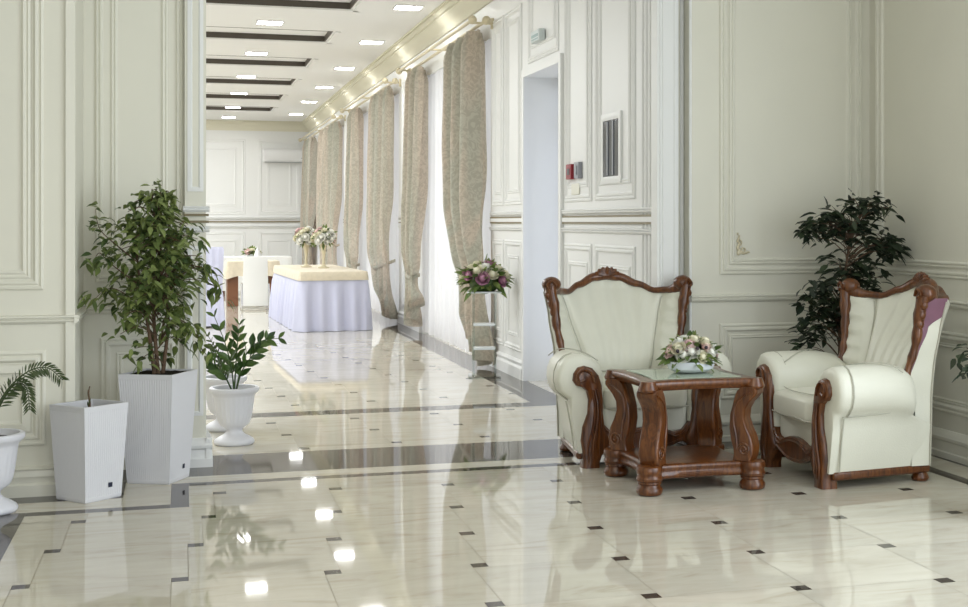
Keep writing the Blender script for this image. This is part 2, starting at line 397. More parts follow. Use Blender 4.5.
# left wall (front block)
fm = plane_map('Y', 7.85, -1)
mb = MB()
frame(mb, fm, -3.4, -.70, 1.085, 3.5, scale_prof(.058, .026)); frame(mb, fm, -3.36, -.765, 1.145, 3.44, scale_prof(.05, .02))
frame(mb, fm, -3.4, -.69, .265, .765, scale_prof(.07, .026)); frame(mb, fm, -3.3, -.765, .34, .69, [(0, 0), (0, .012), (.04, .016), (.045, .003), (.06, 0)])
mb.box(-.592, -.545, 7.832, 7.86, .17, CH)
rail(mb, fm, -6.2, -.525, rail_prof(.905, .95, .034))
fx = plane_map('X', -.55, 1); rail(mb, fx, 7.82, 8.56, rail_prof(.905, .95, .030))
fr = plane_map('Y', 8.55, -1); rail(mb, fr, -.56, .03, rail_prof(.905, .95, .030))
frame(mb, fr, -.485, .0, 1.09, 3.5, scale_prof(.045, .022)); frame(mb, fr, -.40, -.085, 1.17, 3.42, scale_prof(.04, .016))
frame(mb, fr, -.46, -.02, .24, .77, scale_prof(.06, .022)); frame(mb, fr, -.37, -.11, .33, .68, scale_prof(.04, .015))
struct(mb.build('trim_2', M['trim'], smooth=30))
mb = MB(); rail(mb, fm, -6.2, -.52, BASE2); rail(mb, fx, 7.82, 8.55, BASE2); rail(mb, fr, -.56, .03, BASE2)
struct(mb.build('baseboard_left', M['trim'], smooth=30))
# pilaster at the end of that wall
mb = MB(); fp = plane_map('Y', 8.50, -1); fpx = plane_map('X', .13, 1)
rail(mb, fp, .0, .165, BASE); rail(mb, fpx, 8.47, 8.86, BASE); mb.box(-.003, .168, 8.462, 8.86, .0, .05)
frame(mb, fp, .025, .115, .3, 1.3, [(0, 0), (0, .006), (.02, .008), (.028, 0)])
frame(mb, fp, .025, .115, 1.62, 3.5, [(0, 0), (0, .006), (.02, .008), (.028, 0)])
rail(mb, fp, .0, .15, rail_prof(1.38, 1.415, .022)); rail(mb, fp, .0, .15, rail_prof(1.50, 1.535, .02))
struct(mb.build('trim_3', M['hallwall'], smooth=30))
mb = MB()
for z in (1.435, 1.475): rail(mb, fp, .005, .145, [(z, 0), (z, .014), (z + .014, .014), (z + .014, 0)])
struct(mb.build('trim_4', M['goldline'], smooth=0))

# lobby back wall
fb = plane_map('Y', 8.46, -1); mb = MB()
frame(mb, fb, 3.365, 4.40, 1.095, 3.5, scale_prof(.05, .024)); frame(mb, fb, 3.43, 4.325, 1.16, 3.43, scale_prof(.045, .022))
frame(mb, fb, 3.365, 4.40, .275, .772, scale_prof(.06, .024)); frame(mb, fb, 3.43, 4.33, .335, .70, scale_prof(.03, .014))
rail(mb, fb, 3.16, 4.46, rail_prof(.915, .965, .032))
fR = plane_map('X', 4.46, -1)
rail(mb, fR, 5.6, 8.46, rail_prof(.915, .965, .032))
frame(mb, fR, 5.9, 8.36, 1.095, 3.5, scale_prof(.05, .024)); frame(mb, fR, 5.96, 8.30, 1.16, 3.43, scale_prof(.045, .022))
frame(mb, fR, 5.9, 8.36, .275, .772, scale_prof(.06, .024)); frame(mb, fR, 5.97, 8.29, .335, .70, scale_prof(.03, .014))
struct(mb.build('trim_5', M['trim'], smooth=30))
mb = MB(); rail(mb, fb, 3.16, 4.46, BASE); struct(mb.build('baseboard_back', M['trim'], smooth=30))
mb = MB(); rail(mb, fR, -3.2, 8.46, BASE); struct(mb.build('baseboard_right', M['trim'], smooth=30))

# gilt corner ornament in the upper panel
def corner_ornament(loc, label):
    mb = MB()
    for k in range(9):
        t = k / 8; mb.ball((.008 + .006 * math.sin(k * 2.1), -.006, .012 + t * .125), .011 * (1.15 - .7 * t), .008, .016 * (1.1 - .5 * t), 8, 4)
    for k in range(5):
        t = k / 4; mb.ball((.014 + t * .062, -.006, .012 + .004 * math.sin(k * 2)), .014, .008, .011 * (1.15 - .6 * t), 8, 4)
    mb.tube(smooth_path([(.012, -.005, .10), (.03, -.006, .085), (.022, -.006, .062), (.012, -.006, .07)]), .004, 6)
    mb.tube(smooth_path([(.05, -.005, .02), (.055, -.006, .038), (.035, -.006, .045), (.03, -.006, .03)]), .004, 6)
    o = mb.build('corner_ornament', M['gold'], loc=loc); return tag(o, label, 'ornament')
corner_ornament((3.488, 8.456, 1.225), 'small gilt scroll ornament in the bottom left corner of the right wall panel')

# hall right wall mouldings
fh = plane_map('X', RW, -1); mb = MB(); gl = MB()
def wall_seg(y0, y1, panels, rails=True):
    if rails:
        rail(mb, fh, y0, y1, rail_prof(1.355, 1.395, .028)); rail(mb, fh, y0, y1, rail_prof(1.50, 1.54, .024))
        for z in (1.425, 1.475): rail(gl, fh, y0, y1, [(z, 0), (z, .014), (z + .016, .014), (z + .016, 0)])
        rail(mb, fh, y0, y1, [(1.441, 0), (1.441, .018), (1.475, .018), (1.475, 0)])
    for (a, b) in panels:
        frame(mb, fh, a, b, 1.60, 3.45, scale_prof(.06, .02)); frame(mb, fh, a + .11, b - .11, 1.71, 3.34, scale_prof(.04, .014))
        frame(mb, fh, a, b, .24, 1.27, scale_prof(.06, .02)); frame(mb, fh, a + .12, b - .12, .37, 1.13, scale_prof(.04, .014))
wall_seg(8.63, 10.95, [(9.02, 9.98), (10.08, 10.85)])
wall_seg(12.2, 13.68, [(12.35, 13.03), (13.1, 13.6)])
wall_seg(17.92, 19.88, [(18.2, 19.6)]); wall_seg(24.72, 27.08, [(25.0, 26.9)]); wall_seg(32.62, 34.8, [(32.8, 34.6)])
for y in (8.62, 8.70, 8.78, 8.86): mb.lathe([(.012, .2), (.012, CH)], 8, (RW, y, 0))
frame(mb, fh, 11.05, 12.1, 2.86, 3.6, scale_prof(.06, .02)); frame(mb, fh, 11.17, 11.98, 2.98, 3.48, scale_prof(.04, .014))
for y in (10.93, 12.22):
    mb.box(RW - .03, RW + .001, y - .033, y + .033, 0, 2.75)
mb.box(RW - .03, RW + .001, 10.9, 12.25, 2.75, 2.82)
struct(mb.build('trim_6', M['hallwall'], smooth=30)); struct(gl.build('trim_7', M['goldline'], smooth=0))
mb = MB()
for a, b in ((8.63, 10.89), (12.26, 13.68), (17.92, 19.88), (24.72, 27.08), (32.62, 34.8)): rail(mb, fh, a, b, [(0, 0), (0, .035), (.10, .035), (.12, .02), (.15, .03), (.17, .01), (.17, 0)])
struct(mb.build('baseboard_hall', M['hallwall'], smooth=30))
# hall end wall
fe = plane_map('Y', 34.8, -1); mb = MB(); gl = MB()
for a, b in ((-1.2, 1.45), (1.75, 2.75)):
    frame(mb, fe, a, b, 1.62, 3.45, scale_prof(.09, .02)); frame(mb, fe, a + .2, b - .2, 1.82, 3.25, scale_prof(.07, .014))
    frame(mb, fe, a, b, .3, 1.22, scale_prof(.09, .02)); frame(mb, fe, a + .2, b - .2, .5, 1.02, scale_prof(.07, .014))
rail(mb, fe, -5, RW, rail_prof(1.29, 1.35, .05)); rail(mb, fe, -5, RW, rail_prof(1.50, 1.56, .05))
rail(gl, fe, -5, RW, [(1.43, 0), (1.43, .03), (1.46, .03), (1.46, 0)])
rail(mb, fe, -5, RW, BASE)
struct(mb.build('trim_8', M['hallwall'], smooth=30)); struct(gl.build('trim_9', M['goldline'], smooth=0))
# hall cornice
CP = [(3.66, 0), (3.66, .02), (3.69, .03), (3.70, .03), (3.73, .045), (3.77, .09), (3.81, .12), (3.825, .12), (3.83, .145), (3.86, .16), (3.875, .16), (3.875, .19), (CH, .19), (CH, 0)]
mb = MB(); rail(mb, fh, 8.9, 34.8, CP); rail(mb, fe, -5, RW, CP)
struct(mb.build('trim_10', M['cream'], smooth=30))

# ------------------------------------------------------------------ ceiling with coffers
COF = [(9.0, 9.95), (12.05, 13.0), (15.1, 16.14), (18.1, 19.15), (21.2, 22.3), (24.3, 25.4), (27.4, 28.5), (30.4, 31.5)]
mb = MB(); dk = MB(); XR = 1.85
ys = [-3.4] + [v for c in COF for v in c] + [35.1]
for k in range(0, len(ys), 2): mb.box(-6.4, 4.75, ys[k], ys[k + 1], CH, 3.97)
for a, b in COF:
    mb.box(XR, 4.75, a, b, CH, 3.97); mb.box(-6.4, -4, a, b, CH, 3.97)
    e = .012
    dk.box(-4 + e, XR - e, b - e, b, CH - .004, 3.97); dk.box(-4 + e, XR - e, a, a + e, CH - .004, 3.97)
    dk.box(XR - e, XR, a, b, CH - .004, 3.97); dk.box(-4, -4 + e, a, b, CH - .004, 3.97)
mb.box(-6.4, 4.75, -3.4, 35.1, 3.97, 4.2)
struct(mb.build('ceiling', M['ceil'], smooth=0)); struct(dk.build('trim_11', M['coffer'], smooth=0))
mb = MB()
for a, b in COF:
    rail(mb, plane_map('Y', 0, 1), -4, XR + .1, [(CH - .001, b + .03), (CH - .018, b + .03), (CH - .018, b + .10), (CH - .001, b + .10)])
    rail(mb, plane_map('X', 0, 1), a, b + .1, [(CH - .001, XR + .03), (CH - .018, XR + .03), (CH - .018, XR + .10), (CH - .001, XR + .10)])
struct(mb.build('trim_12', M['ceil'], smooth=0))

# ------------------------------------------------------------------ windows and door
def window(name, y0, y1, z1, nm=4):
    mb = MB(); X = 3.34
    for k in range(nm + 1):
        y = lerp(y0, y1, k / nm); w = .05 if 0 < k < nm else .06
        mb.box(X, X + .06, max(y0, y - w), min(y1, y + w), 0, z1)
    mb.box(X, X + .06, y0, y1, 0, .12); mb.box(X, X + .06, y0, y1, z1 - .1, z1); mb.box(X, X + .06, y0, y1, 2.3, 2.38)
    w = struct(mb.build(name, M['frame'], smooth=0))
    g = MB(); g.box(X + .025, X + .031, y0 + .01, y1 - .01, .02, z1 - .02); g.build('pane', M['glass'], w, smooth=0)
window('window_1', 13.7, 17.9, 3.3); window('window_2', 19.9, 24.7, 3.3); window('window_3', 27.1, 32.6, 3.3)
window('door_1', 10.95, 12.2, 2.75, 2)
mb = MB(); mb.box(3.5, 30, 7, 40, -.12, -.02); struct(mb.build('ground', M['outside'], smooth=0))

# ------------------------------------------------------------------ ceiling lamps
def overhead_light(x, y, label, grp):
    t = thing('ceiling_light', label, 'ceiling light', (x, y, CH), 0, grp)
    return t
fmb = MB(); s = .165
for a, b, c, d in ((-s, s, -s, -s + .02), (-s, s, s - .02, s), (-s, -s + .02, -s + .02, s - .02), (s - .02, s, -s + .02, s - .02)): fmb.box(a, b, c, d, -.014, .002)
dmb = MB(); dmb.box(-s + .02, s - .02, -s + .02, s - .02, -.008, 0)
p_frame = fmb.build('trim_ring', M['white'], smooth=0); p_diff = dmb.build('diffuser', M['lamp'], smooth=0)
first = True
def lamp_row(x, ys, text, grp):
    global first
    for k, y in enumerate(ys):
        t = overhead_light(x, y, text[k], grp)
        if first: a, b = p_frame, p_diff; first = False
        else: a, b = p_frame.copy(), p_diff.copy(); COL.objects.link(a); COL.objects.link(b)
        a.parent = t; b.parent = t
ORD = ['nearest', 'second nearest', 'third nearest', 'fourth nearest', 'fifth nearest', 'farthest']
lamp_row(1.02, [17.5, 20.75, 24.1, 27.3, 30.65, 33.6], ['square ceiling spotlight, %s of the row between the dark coffers' % o for o in ORD], 'lights between the coffers')
lamp_row(2.46, [15.8, 19.0, 22.35, 25.6, 28.8, 32.2], ['square ceiling spotlight, %s of the row running beside the curtains' % o for o in ORD], 'lights beside the curtains')

# ------------------------------------------------------------------ curtains
CX = 2.84
def curtain(yf, yfree, tie_f, tie_free, tail_f, tail_free, label, zt=3.36, zb=.03, ztie=.93, nf=6, seed=0):
    sg = 1 if yfree > yf else -1
    t = thing('curtain', label, 'curtain', (CX, (yf + yfree) / 2, 0), 0, 'damask curtains along the hall')
    oy = (yf + yfree) / 2
    F = [(zb, tail_f), (ztie - .35, lerp(tail_f, tie_f, .6)), (ztie, tie_f), (ztie + .7, lerp(tie_f, yf, .7)), (zt, yf)]
    E_ = [(zb, tail_free), (ztie - .4, lerp(tail_free, tie_free, .75) + sg * .05), (ztie - .08, tie_free - sg * .06), (ztie + .12, tie_free + sg * .10), (ztie + .75, lerp(tie_free, yfree, .70)), (ztie + 1.4, lerp(tie_free, yfree, .93)), (zt, yfree)]
    rr = random.Random(seed); ph = [rr.uniform(-.5, .5) for _ in range(12)]
    def fold(u, z):
        w = interp([(zb, .9), (ztie - .1, .45), (ztie + .25, .7), (ztie + 1, 1.0), (zt - .15, .9), (zt, .6)], z)
        a = math.sin(2 * PI * nf * u + .6 * math.sin(3 * u + z * .7 + seed)) + .35 * math.sin(2 * PI * (nf * .5) * u + 1.3 + seed)
        return .105 * w * a
    def fn(u, v):
        z = lerp(zb, zt, v); a = interp(F, z); b = interp(E_, z)
        y = lerp(a, b, u)
        bul = interp([(zb, .01), (ztie - .1, .05), (ztie + .25, .07), (ztie + 1.2, .02), (zt, 0)], z)
        sag = -.10 * interp([(ztie - .3, 0), (ztie, 1), (ztie + .5, .2), (ztie + .9, 0)], z) * (1 - u) + .10 * interp([(ztie - .3, 0), (ztie, .6), (ztie + .5, .2), (ztie + .9, 0)], z) * u
        hem = (.30 * u ** 1.6 + .05 * math.sin(u * 17)) * max(0, 1 - (z - zb) / .5) if seed < 5 else 0
        return (-bul + fold(u, z), y - oy, max(zb - .02, z - sag * .6 + hem))
    mb = MB(); mb.grid(fn, 90, 60); mb.build('drape', M['curtain'], t, smooth=180, recalc=False)
    # heading tape
    mb = MB(); mb.grid(lambda u, v: (fold(u, zt) * .8 - .006, lerp(yf, yfree, u) - oy, lerp(zt - .09, zt + .03, v)), 90, 1)
    mb.build('heading', M['curtain'], t, smooth=180, recalc=False)
    # tieback
    mb = MB()
    pts = [(.05, tie_f - oy, ztie + .07), (-.06, lerp(tie_f, tie_free, .08) - oy, ztie + .02), (-.105, lerp(tie_f, tie_free, .5) - oy, ztie - .05), (-.07, lerp(tie_f, tie_free, .88) - oy, ztie - .06), (.02, lerp(tie_f, tie_free, .95) - oy, ztie - .03)]
    P = smooth_path(pts, 6); rings = []
    for p in P: rings.append([p + Vector((-.006, 0, -.022)), p + Vector((-.016, 0, 0)), p + Vector((-.006, 0, .022)), p + Vector((.004, 0, .022)), p + Vector((.004, 0, -.022))])
    mb.loft(rings); mb.build('tieback', M['curtain'], t, smooth=60)
    return t
curtain(13.75, 15.25, 13.45, 14.40, 13.30, 13.75, 'patterned beige curtain drawn back behind the flower stand, nearest of the row', seed=1, nf=6)
curtain(18.0, 17.2, 17.9, 17.4, 17.85, 17.55, 'patterned beige curtain on the far side of the nearest window, knotted low', seed=2, nf=4, zb=.10, ztie=.80)
curtain(19.85, 21.75, 19.75, 21.45, 19.7, 20.2, 'patterned beige curtain on the near side of the middle window', seed=3, nf=5, zb=.05, ztie=.82)
curtain(24.8, 23.55, 24.7, 23.6, 24.5, 23.8, 'patterned beige curtain on the far side of the middle window, behind the skirted table', seed=4, nf=4, ztie=.75)
curtain(27.0, 29.9, 27.1, 29.6, 27.2, 28.8, 'patterned beige curtain on the near side of the farthest window, behind the gold vases', seed=5, nf=6)
curtain(34.3, 32.0, 34.3, 32.4, 34.3, 33.0, 'narrow patterned beige curtain nearest to the far end wall', seed=6, nf=5)

def curtain_rod(y0, y1, label):
    t = thing('curtain_rod', label, 'curtain rod', (0, 0, 3.43), 0, 'gilt curtain rods')
    for x, nm in ((2.72, 'front_pole'), (CX + .02, 'back_pole')):
        mb = MB(); mb.tube([(x, y0, 0), (x, y1, 0)], .018, 10); mb.build(nm, M['gold'], t)
        for ye, sg in ((y0, -1), (y1, 1)):
            mb = MB(); mb.ball((x, ye + sg * .05, 0), .045, .055, .045); mb.ball((x, ye + sg * .0, 0), .03, .012, .03); mb.ball((x, ye + sg * .115, 0), .018, .025, .018)
            mb.build('finial', M['gold'], t)
    for y in (y0 + .12, (y0 + y1) / 2, y1 - .12):
        mb = MB(); mb.tube([(2.70, y, -.005), (RW + .002, y, -.005)], .012, 8); mb.tube([(RW - .012, y, -.06), (RW - .012, y, .05)], .02, 8); mb.build('bracket', M['gold'], t)
curtain_rod(13.45, 18.2, 'double gilt curtain rod over the nearest window')
curtain_rod(19.6, 25.0, 'double gilt curtain rod over the middle window')
curtain_rod(26.6, 34.3, 'double gilt curtain rod over the farthest window')
def sheer(y0, y1, label, seed):
    def fn(u, v): return (.045 * (math.sin(2 * PI * 22 * u + seed) + .4 * math.sin(2 * PI * 9 * u)) * lerp(1, .6, v), lerp(y0, y1, u) - (y0 + y1) / 2, lerp(.015, 3.40, v))
    mb = MB(); mb.grid(fn, 240, 6); o = mb.build('sheer_curtain', M['sheer'], smooth=180, recalc=False, loc=(3.02, (y0 + y1) / 2, 0))
    tag(o, label, 'curtain', 'sheer curtains over the windows')
sheer(13.6, 17.95, 'white floor-length sheer curtain over the nearest hall window', 0)
sheer(19.85, 24.7, 'white floor-length sheer curtain over the middle hall window', 1)
sheer(27.0, 32.7, 'white floor-length sheer curtain over the farthest hall window', 2)

# ------------------------------------------------------------------ flowers
def rose_mb(r, seed):
    mb = MB(); rr = random.Random(seed)
    mb.ball((0, 0, .02 * r), r * .60, r * .60, r * .66, 12, 8)
    for ring, (n, rad, op, h) in enumerate(((3, .58, .0, .66), (4, .76, .10, .50), (5, .95, .25, .28))):
        for k in range(n):
            a0 = 2 * PI * (k + .5 * ring) / n + rr.uniform(-.2, .2); da = PI / n * 1.35
            def fn(u, v, a0=a0, da=da, rad=rad, op=op, h=h):
                a = a0 + (u - .5) * 2 * da; s_ = math.sin(PI * u)
                rd = r * rad * (.35 + .65 * math.sin(v * PI * .5)) * (1 + op * v * v)
                z = r * (-.55 + (h + .55) * v * (.72 + .28 * s_)) - r * op * .35 * v ** 4
                return (rd * math.cos(a), rd * math.sin(a), z)
            mb.grid(fn, 5, 4)
    return mb
ROSE = {}
def rose(parent, kind, p, r, d, name='rose', seed=0):
    key = (kind, seed % 3)
    if key not in ROSE:
        o = rose_mb(1.0, seed).build(name, M[kind], parent, smooth=60, recalc=False); ROSE[key] = o.data
    else:
        o = bpy.data.objects.new(name, ROSE[key]); COL.objects.link(o); o.parent = parent
    o.location = p; o.scale = (r, r, r)
    o.rotation_euler = Vector(d).to_track_quat('Z', 'Y').to_euler()
    return o
def leaf_add(mb, p, d, L, W, droop=.3, side=None, seed=None):
    d = Vector(d).normalized(); p = Vector(p)
    up = Vector((0, 0, 1)); s_ = d.cross(up)
    if s_.length < .05: s_ = Vector((1, 0, 0))
    s_.normalize(); nrm = s_.cross(d)
    if side is not None:
        q = Matrix.Rotation(side, 3, d); s_ = q @ s_; nrm = q @ nrm
    pts = []
    for t, w in ((0, .06), (.28, .85), (.55, 1), (.8, .55), (1, .02)):
        c = p + d * (L * t) - up * (droop * L * t * t) + nrm * 0
        pts += [c - s_ * (W * .5 * w) + nrm * (W * .10 * w), c - nrm * (W * .06), c + s_ * (W * .5 * w) + nrm * (W * .10 * w)]
    fs = []
    for k in range(4):
        a = k * 3; fs += [(a, a + 1, a + 4, a + 3), (a + 1, a + 2, a + 5, a + 4)]
    mb.add(pts, fs)
def sphere_dirs(n, zmin, rr):
    out = []
    for k in range(n):
        z = lerp(1, zmin, (k + .5) / n); a = k * 2.39996 + rr.uniform(-.2, .2); q = math.sqrt(max(0, 1 - z * z))
        out.append(Vector((q * math.cos(a), q * math.sin(a), z)))
    return out

# --- bouquet on the coffee table
def bouquet(parent, c, rx, ry, rz, kinds, n, zmin, rr, rmin, rmax, nleaf, leafL=.07):
    c = Vector(c)
    for k, d in enumerate(sphere_dirs(n, zmin, rr)):
        p = c + Vector((d.x * rx, d.y * ry, d.z * rz)) * rr.uniform(.88, 1.02)
        kd = kinds[k % len(kinds)]
        rose(parent, kd, p, rr.uniform(rmin, rmax), d + Vector((0, 0, .25)), 'rose', k)
    mb = MB()
    for k, d in enumerate(sphere_dirs(nleaf, zmin - .25, rr)):
        d = (d + Vector((rr.uniform(-.3, .3), rr.uniform(-.3, .3), rr.uniform(-.3, .2)))).normalized()
        p = c + Vector((d.x * rx, d.y * ry, d.z * rz)) * rr.uniform(.55, .85)
        leaf_add(mb, p, d, leafL * rr.uniform(.7, 1.15), leafL * .42, rr.uniform(0, .4), rr.uniform(-.8, .8))
    mb.ball(c - Vector((0, 0, rz * .1)), rx * .72, ry * .72, rz * .72, 12, 6)
    mb.build('foliage', M['green'], parent, smooth=60, recalc=False)

TZ = .605
fa = thing('flower_arrangement', 'pink and cream rose bouquet in a low white bowl on the carved table', 'flower arrangement', (2.70, 7.22, TZ + .001))
mb = MB(); mb.lathe([(.055, 0), (.09, .004), (.118, .02), (.128, .045), (.125, .062), (.118, .06), (.10, .05)], 32); b_ = mb.build('bowl', M['bowl'], fa); b_.scale = (1.08, .85, 1)
bouquet(fa, (0, 0, .085), .135, .115, .105, ['pink', 'whitep', 'creamp', 'rose', 'whitep', 'creamp', 'whitep'], 25, .0, random.Random(3), .030, .042, 110, .085)
rr = random.Random(5)
for k in range(3):
    a = rr.uniform(0, 2 * PI); mb = MB(); mb.ball((0, 0, 0), .011, .011, .011, 8, 5)
    mb.build('berry', M['berry'], fa, loc=(.155 * math.cos(a), .13 * math.sin(a), rr.uniform(.06, .15)))

# --- acrylic stand with flowers by the near curtain
SX, SY = 2.67, 12.60
st = thing('pedestal_stand', 'clear acrylic pedestal stand holding flowers before the nearest curtain', 'stand', (SX, SY, 0), -.2)
for sx in (-1, 1):
    for sy in (-1, 1):
        mb = MB(); mb.box(sx * .10 - .011, sx * .10 + .011, sy * .085 - .011, sy * .085 + .011, .02, .785); mb.build('post', M['acryl'], st, smooth=0)
for z, w in ((0, .15), (.26, .035), (.48, .035)):
    mb = MB(); mb.box(-max(w, .10), max(w, .10), -max(w, .09), max(w, .09), z, z + .02); mb.build('base_plate' if z == 0 else 'shelf', M['frost'] if z else M['acryl'], st, bevel=.004)
mb = MB(); mb.box(-.16, .16, -.15, .15, .785, .80); mb.build('top_plate', M['frost'], st, bevel=.004)
fb_ = thing('flower_arrangement', 'purple and cream flower arrangement on the clear stand', 'flower arrangement', (SX, SY, .801))
mb = MB(); mb.lathe([(.06, 0), (.09, .01), (.10, .035), (.09, .05)], 20); mb.build('tray', M['white'], fb_)
bouquet(fb_, (0, 0, .10), .21, .18, .16, ['purple', 'creamp', 'whitep', 'purple', 'creamp', 'creamp'], 20, -.1, random.Random(9), .048, .066, 90, .13)
rr = random.Random(10)
for side in (0, PI):
    mb = MB()
    for k in range(13):
        a = side + rr.uniform(-.6, .6); e = rr.uniform(-.05, .4)
        leaf_add(mb, (.06 * math.cos(a), .06 * math.sin(a), .08), (math.cos(a), math.sin(a), e), rr.uniform(.16, .22), .022, .1, rr.uniform(-1, 1))
    mb.build('fern', M['green'], fb_, smooth=60, recalc=False)

# ------------------------------------------------------------------ coffee table
def coffee_table():
    t = thing('coffee_table', 'square carved wooden coffee table with glass top between the armchairs', 'table', (2.645, 7.205, 0), .0)
    def outline(h, amp, corner, n=14):     # wavy square, counterclockwise
        pts = []
        for k in range(4):
            a = k * PI / 2; ca, sa = math.cos(a), math.sin(a)
            for j in range(n):
                u = -1 + 2 * (j + .5) / n
                x = h - amp * (1 - abs(u) ** 2.6) + corner * max(0, abs(u) - .78) * 2.0 * 0
                if abs(u) > .86: x -= corner * (abs(u) - .86) / .14
                y = u * h * (1 - .0)
                pts.append((x * ca - y * sa, x * sa + y * ca))
        return pts
    def slab(name, h, amp, corner, prof, m):
        mb = MB(); rings = []
        for (dz, ins) in prof:
            rings.append([(x, y, dz) for x, y in outline(h - ins, amp, corner)])
        mb.loft(rings); return mb.build(name, m, t, smooth=50)
    slab('table_top', .355, .050, .02, [(.545, .03), (.55, .022), (.556, .020), (.566, .006), (.575, 0), (.588, 0), (.597, .006), (.600, .016), (.6005, .05)], M['woodtop'])
    # glass inset
    mb = MB(); mb.loft([[(x, y, z) for x, y in outline(.27, .03, .03)] for z in (.6008, TZ)]); mb.build('glass_inset', M['tglass'], t, smooth=0)
    mb = MB(); mb.loft([[(x, y, z) for x, y in outline(.27, .03, .03)] for z in (.6001, .6006)]); mb.build('inlay', M['leather'], t, smooth=0)
    slab('lower_shelf', .318, .035, .02, [(.075, .012), (.085, .0), (.10, -.002), (.108, .006), (.115, .008), (.13, .0), (.14, -.002), (.15, .006), (.154, .02)], M['wood'])
    # legs in the diagonal planes
    prof_out = [(.155, .425), (.19, .438), (.23, .442), (.28, .43), (.33, .405), (.38, .388), (.43, .392), (.47, .415), (.50, .445), (.52, .462), (.54, .462), (.553, .445)]
    prof_in = [(.553, .37), (.53, .345), (.50, .33), (.45, .318), (.40, .305), (.33, .30), (.26, .31), (.21, .325), (.18, .325), (.155, .318)]
    poly = [(r, z) for z, r in prof_out] + [(r, z) for z, r in prof_in]
    for k in range(4):
        a = PI / 4 + k * PI / 2; ca, sa = math.cos(a), math.sin(a)
        def fn(r, z, w): return (r * ca - w * sa, r * sa + w * ca, z)
        mb = MB(); n = len(poly); rings = []
        cr = sum(p[0] for p in poly) / n
        for w, sc in ((-.056, .86), (-.05, .95), (-.036, 1), (-.026, .965), (-.014, 1.0), (0, .97), (.014, 1.0), (.026, .965), (.036, 1), (.05, .95), (.056, .86)):
            ring = []
            for r, z in poly:
                mid = interp([(.155, .375), (.3, .36), (.4, .345), (.5, .39), (.56, .41)], z)
                ring.append(fn(mid + (r - mid) * sc, z, w))
            rings.append(ring)
        mb.loft(rings)
        lg = mb.build('leg', M['wood'], t, smooth=45)
        # carved scrolls on both cheeks
        for w in (-.058, .058):
            mb = MB(); pts = []
            for j in range(26):
                th = j / 25 * 3.6 * PI; rad = .038 * (1 - j / 25 * .85)
                pts.append(fn(.39 - rad * math.cos(th), .215 + rad * math.sin(th), w))
            mb.tube(pts, .006, 6)
            mb.tube(smooth_path([fn(.352, .215, w), fn(.345, .29, w), fn(.33, .37, w), fn(.345, .46, w), fn(.40, .51, w), fn(.44, .525, w)], 5), [.006] * 26, 6)
            mb.build('carved_scroll', M['wood'], lg)
        cx, cy = .415 * ca, .415 * sa
        mb = MB(); mb.lathe([(.062, .072), (.07, .078), (.072, .09), (.066, .10), (.066, .112), (.071, .12), (.072, .135), (.068, .15), (.055, .157)], 20, (cx, cy, 0)); mb.build('corner_block', M['wood'], t)
        mb = MB(); mb.lathe([(.05, 0), (.066, .006), (.072, .022), (.068, .038), (.06, .046), (.058, .056), (.064, .062), (.064, .072)], 20, (cx, cy, 0)); mb.build('foot', M['wood'], t)
        mb = MB(); mb.lathe([(.03, .54), (.05, .546), (.055, .558), (.05, .57), (.04, .60)], 16, (.43 * ca, .43 * sa, 0)); mb.build('corner_boss', M['woodtop'], t)
    return t
coffee_table()

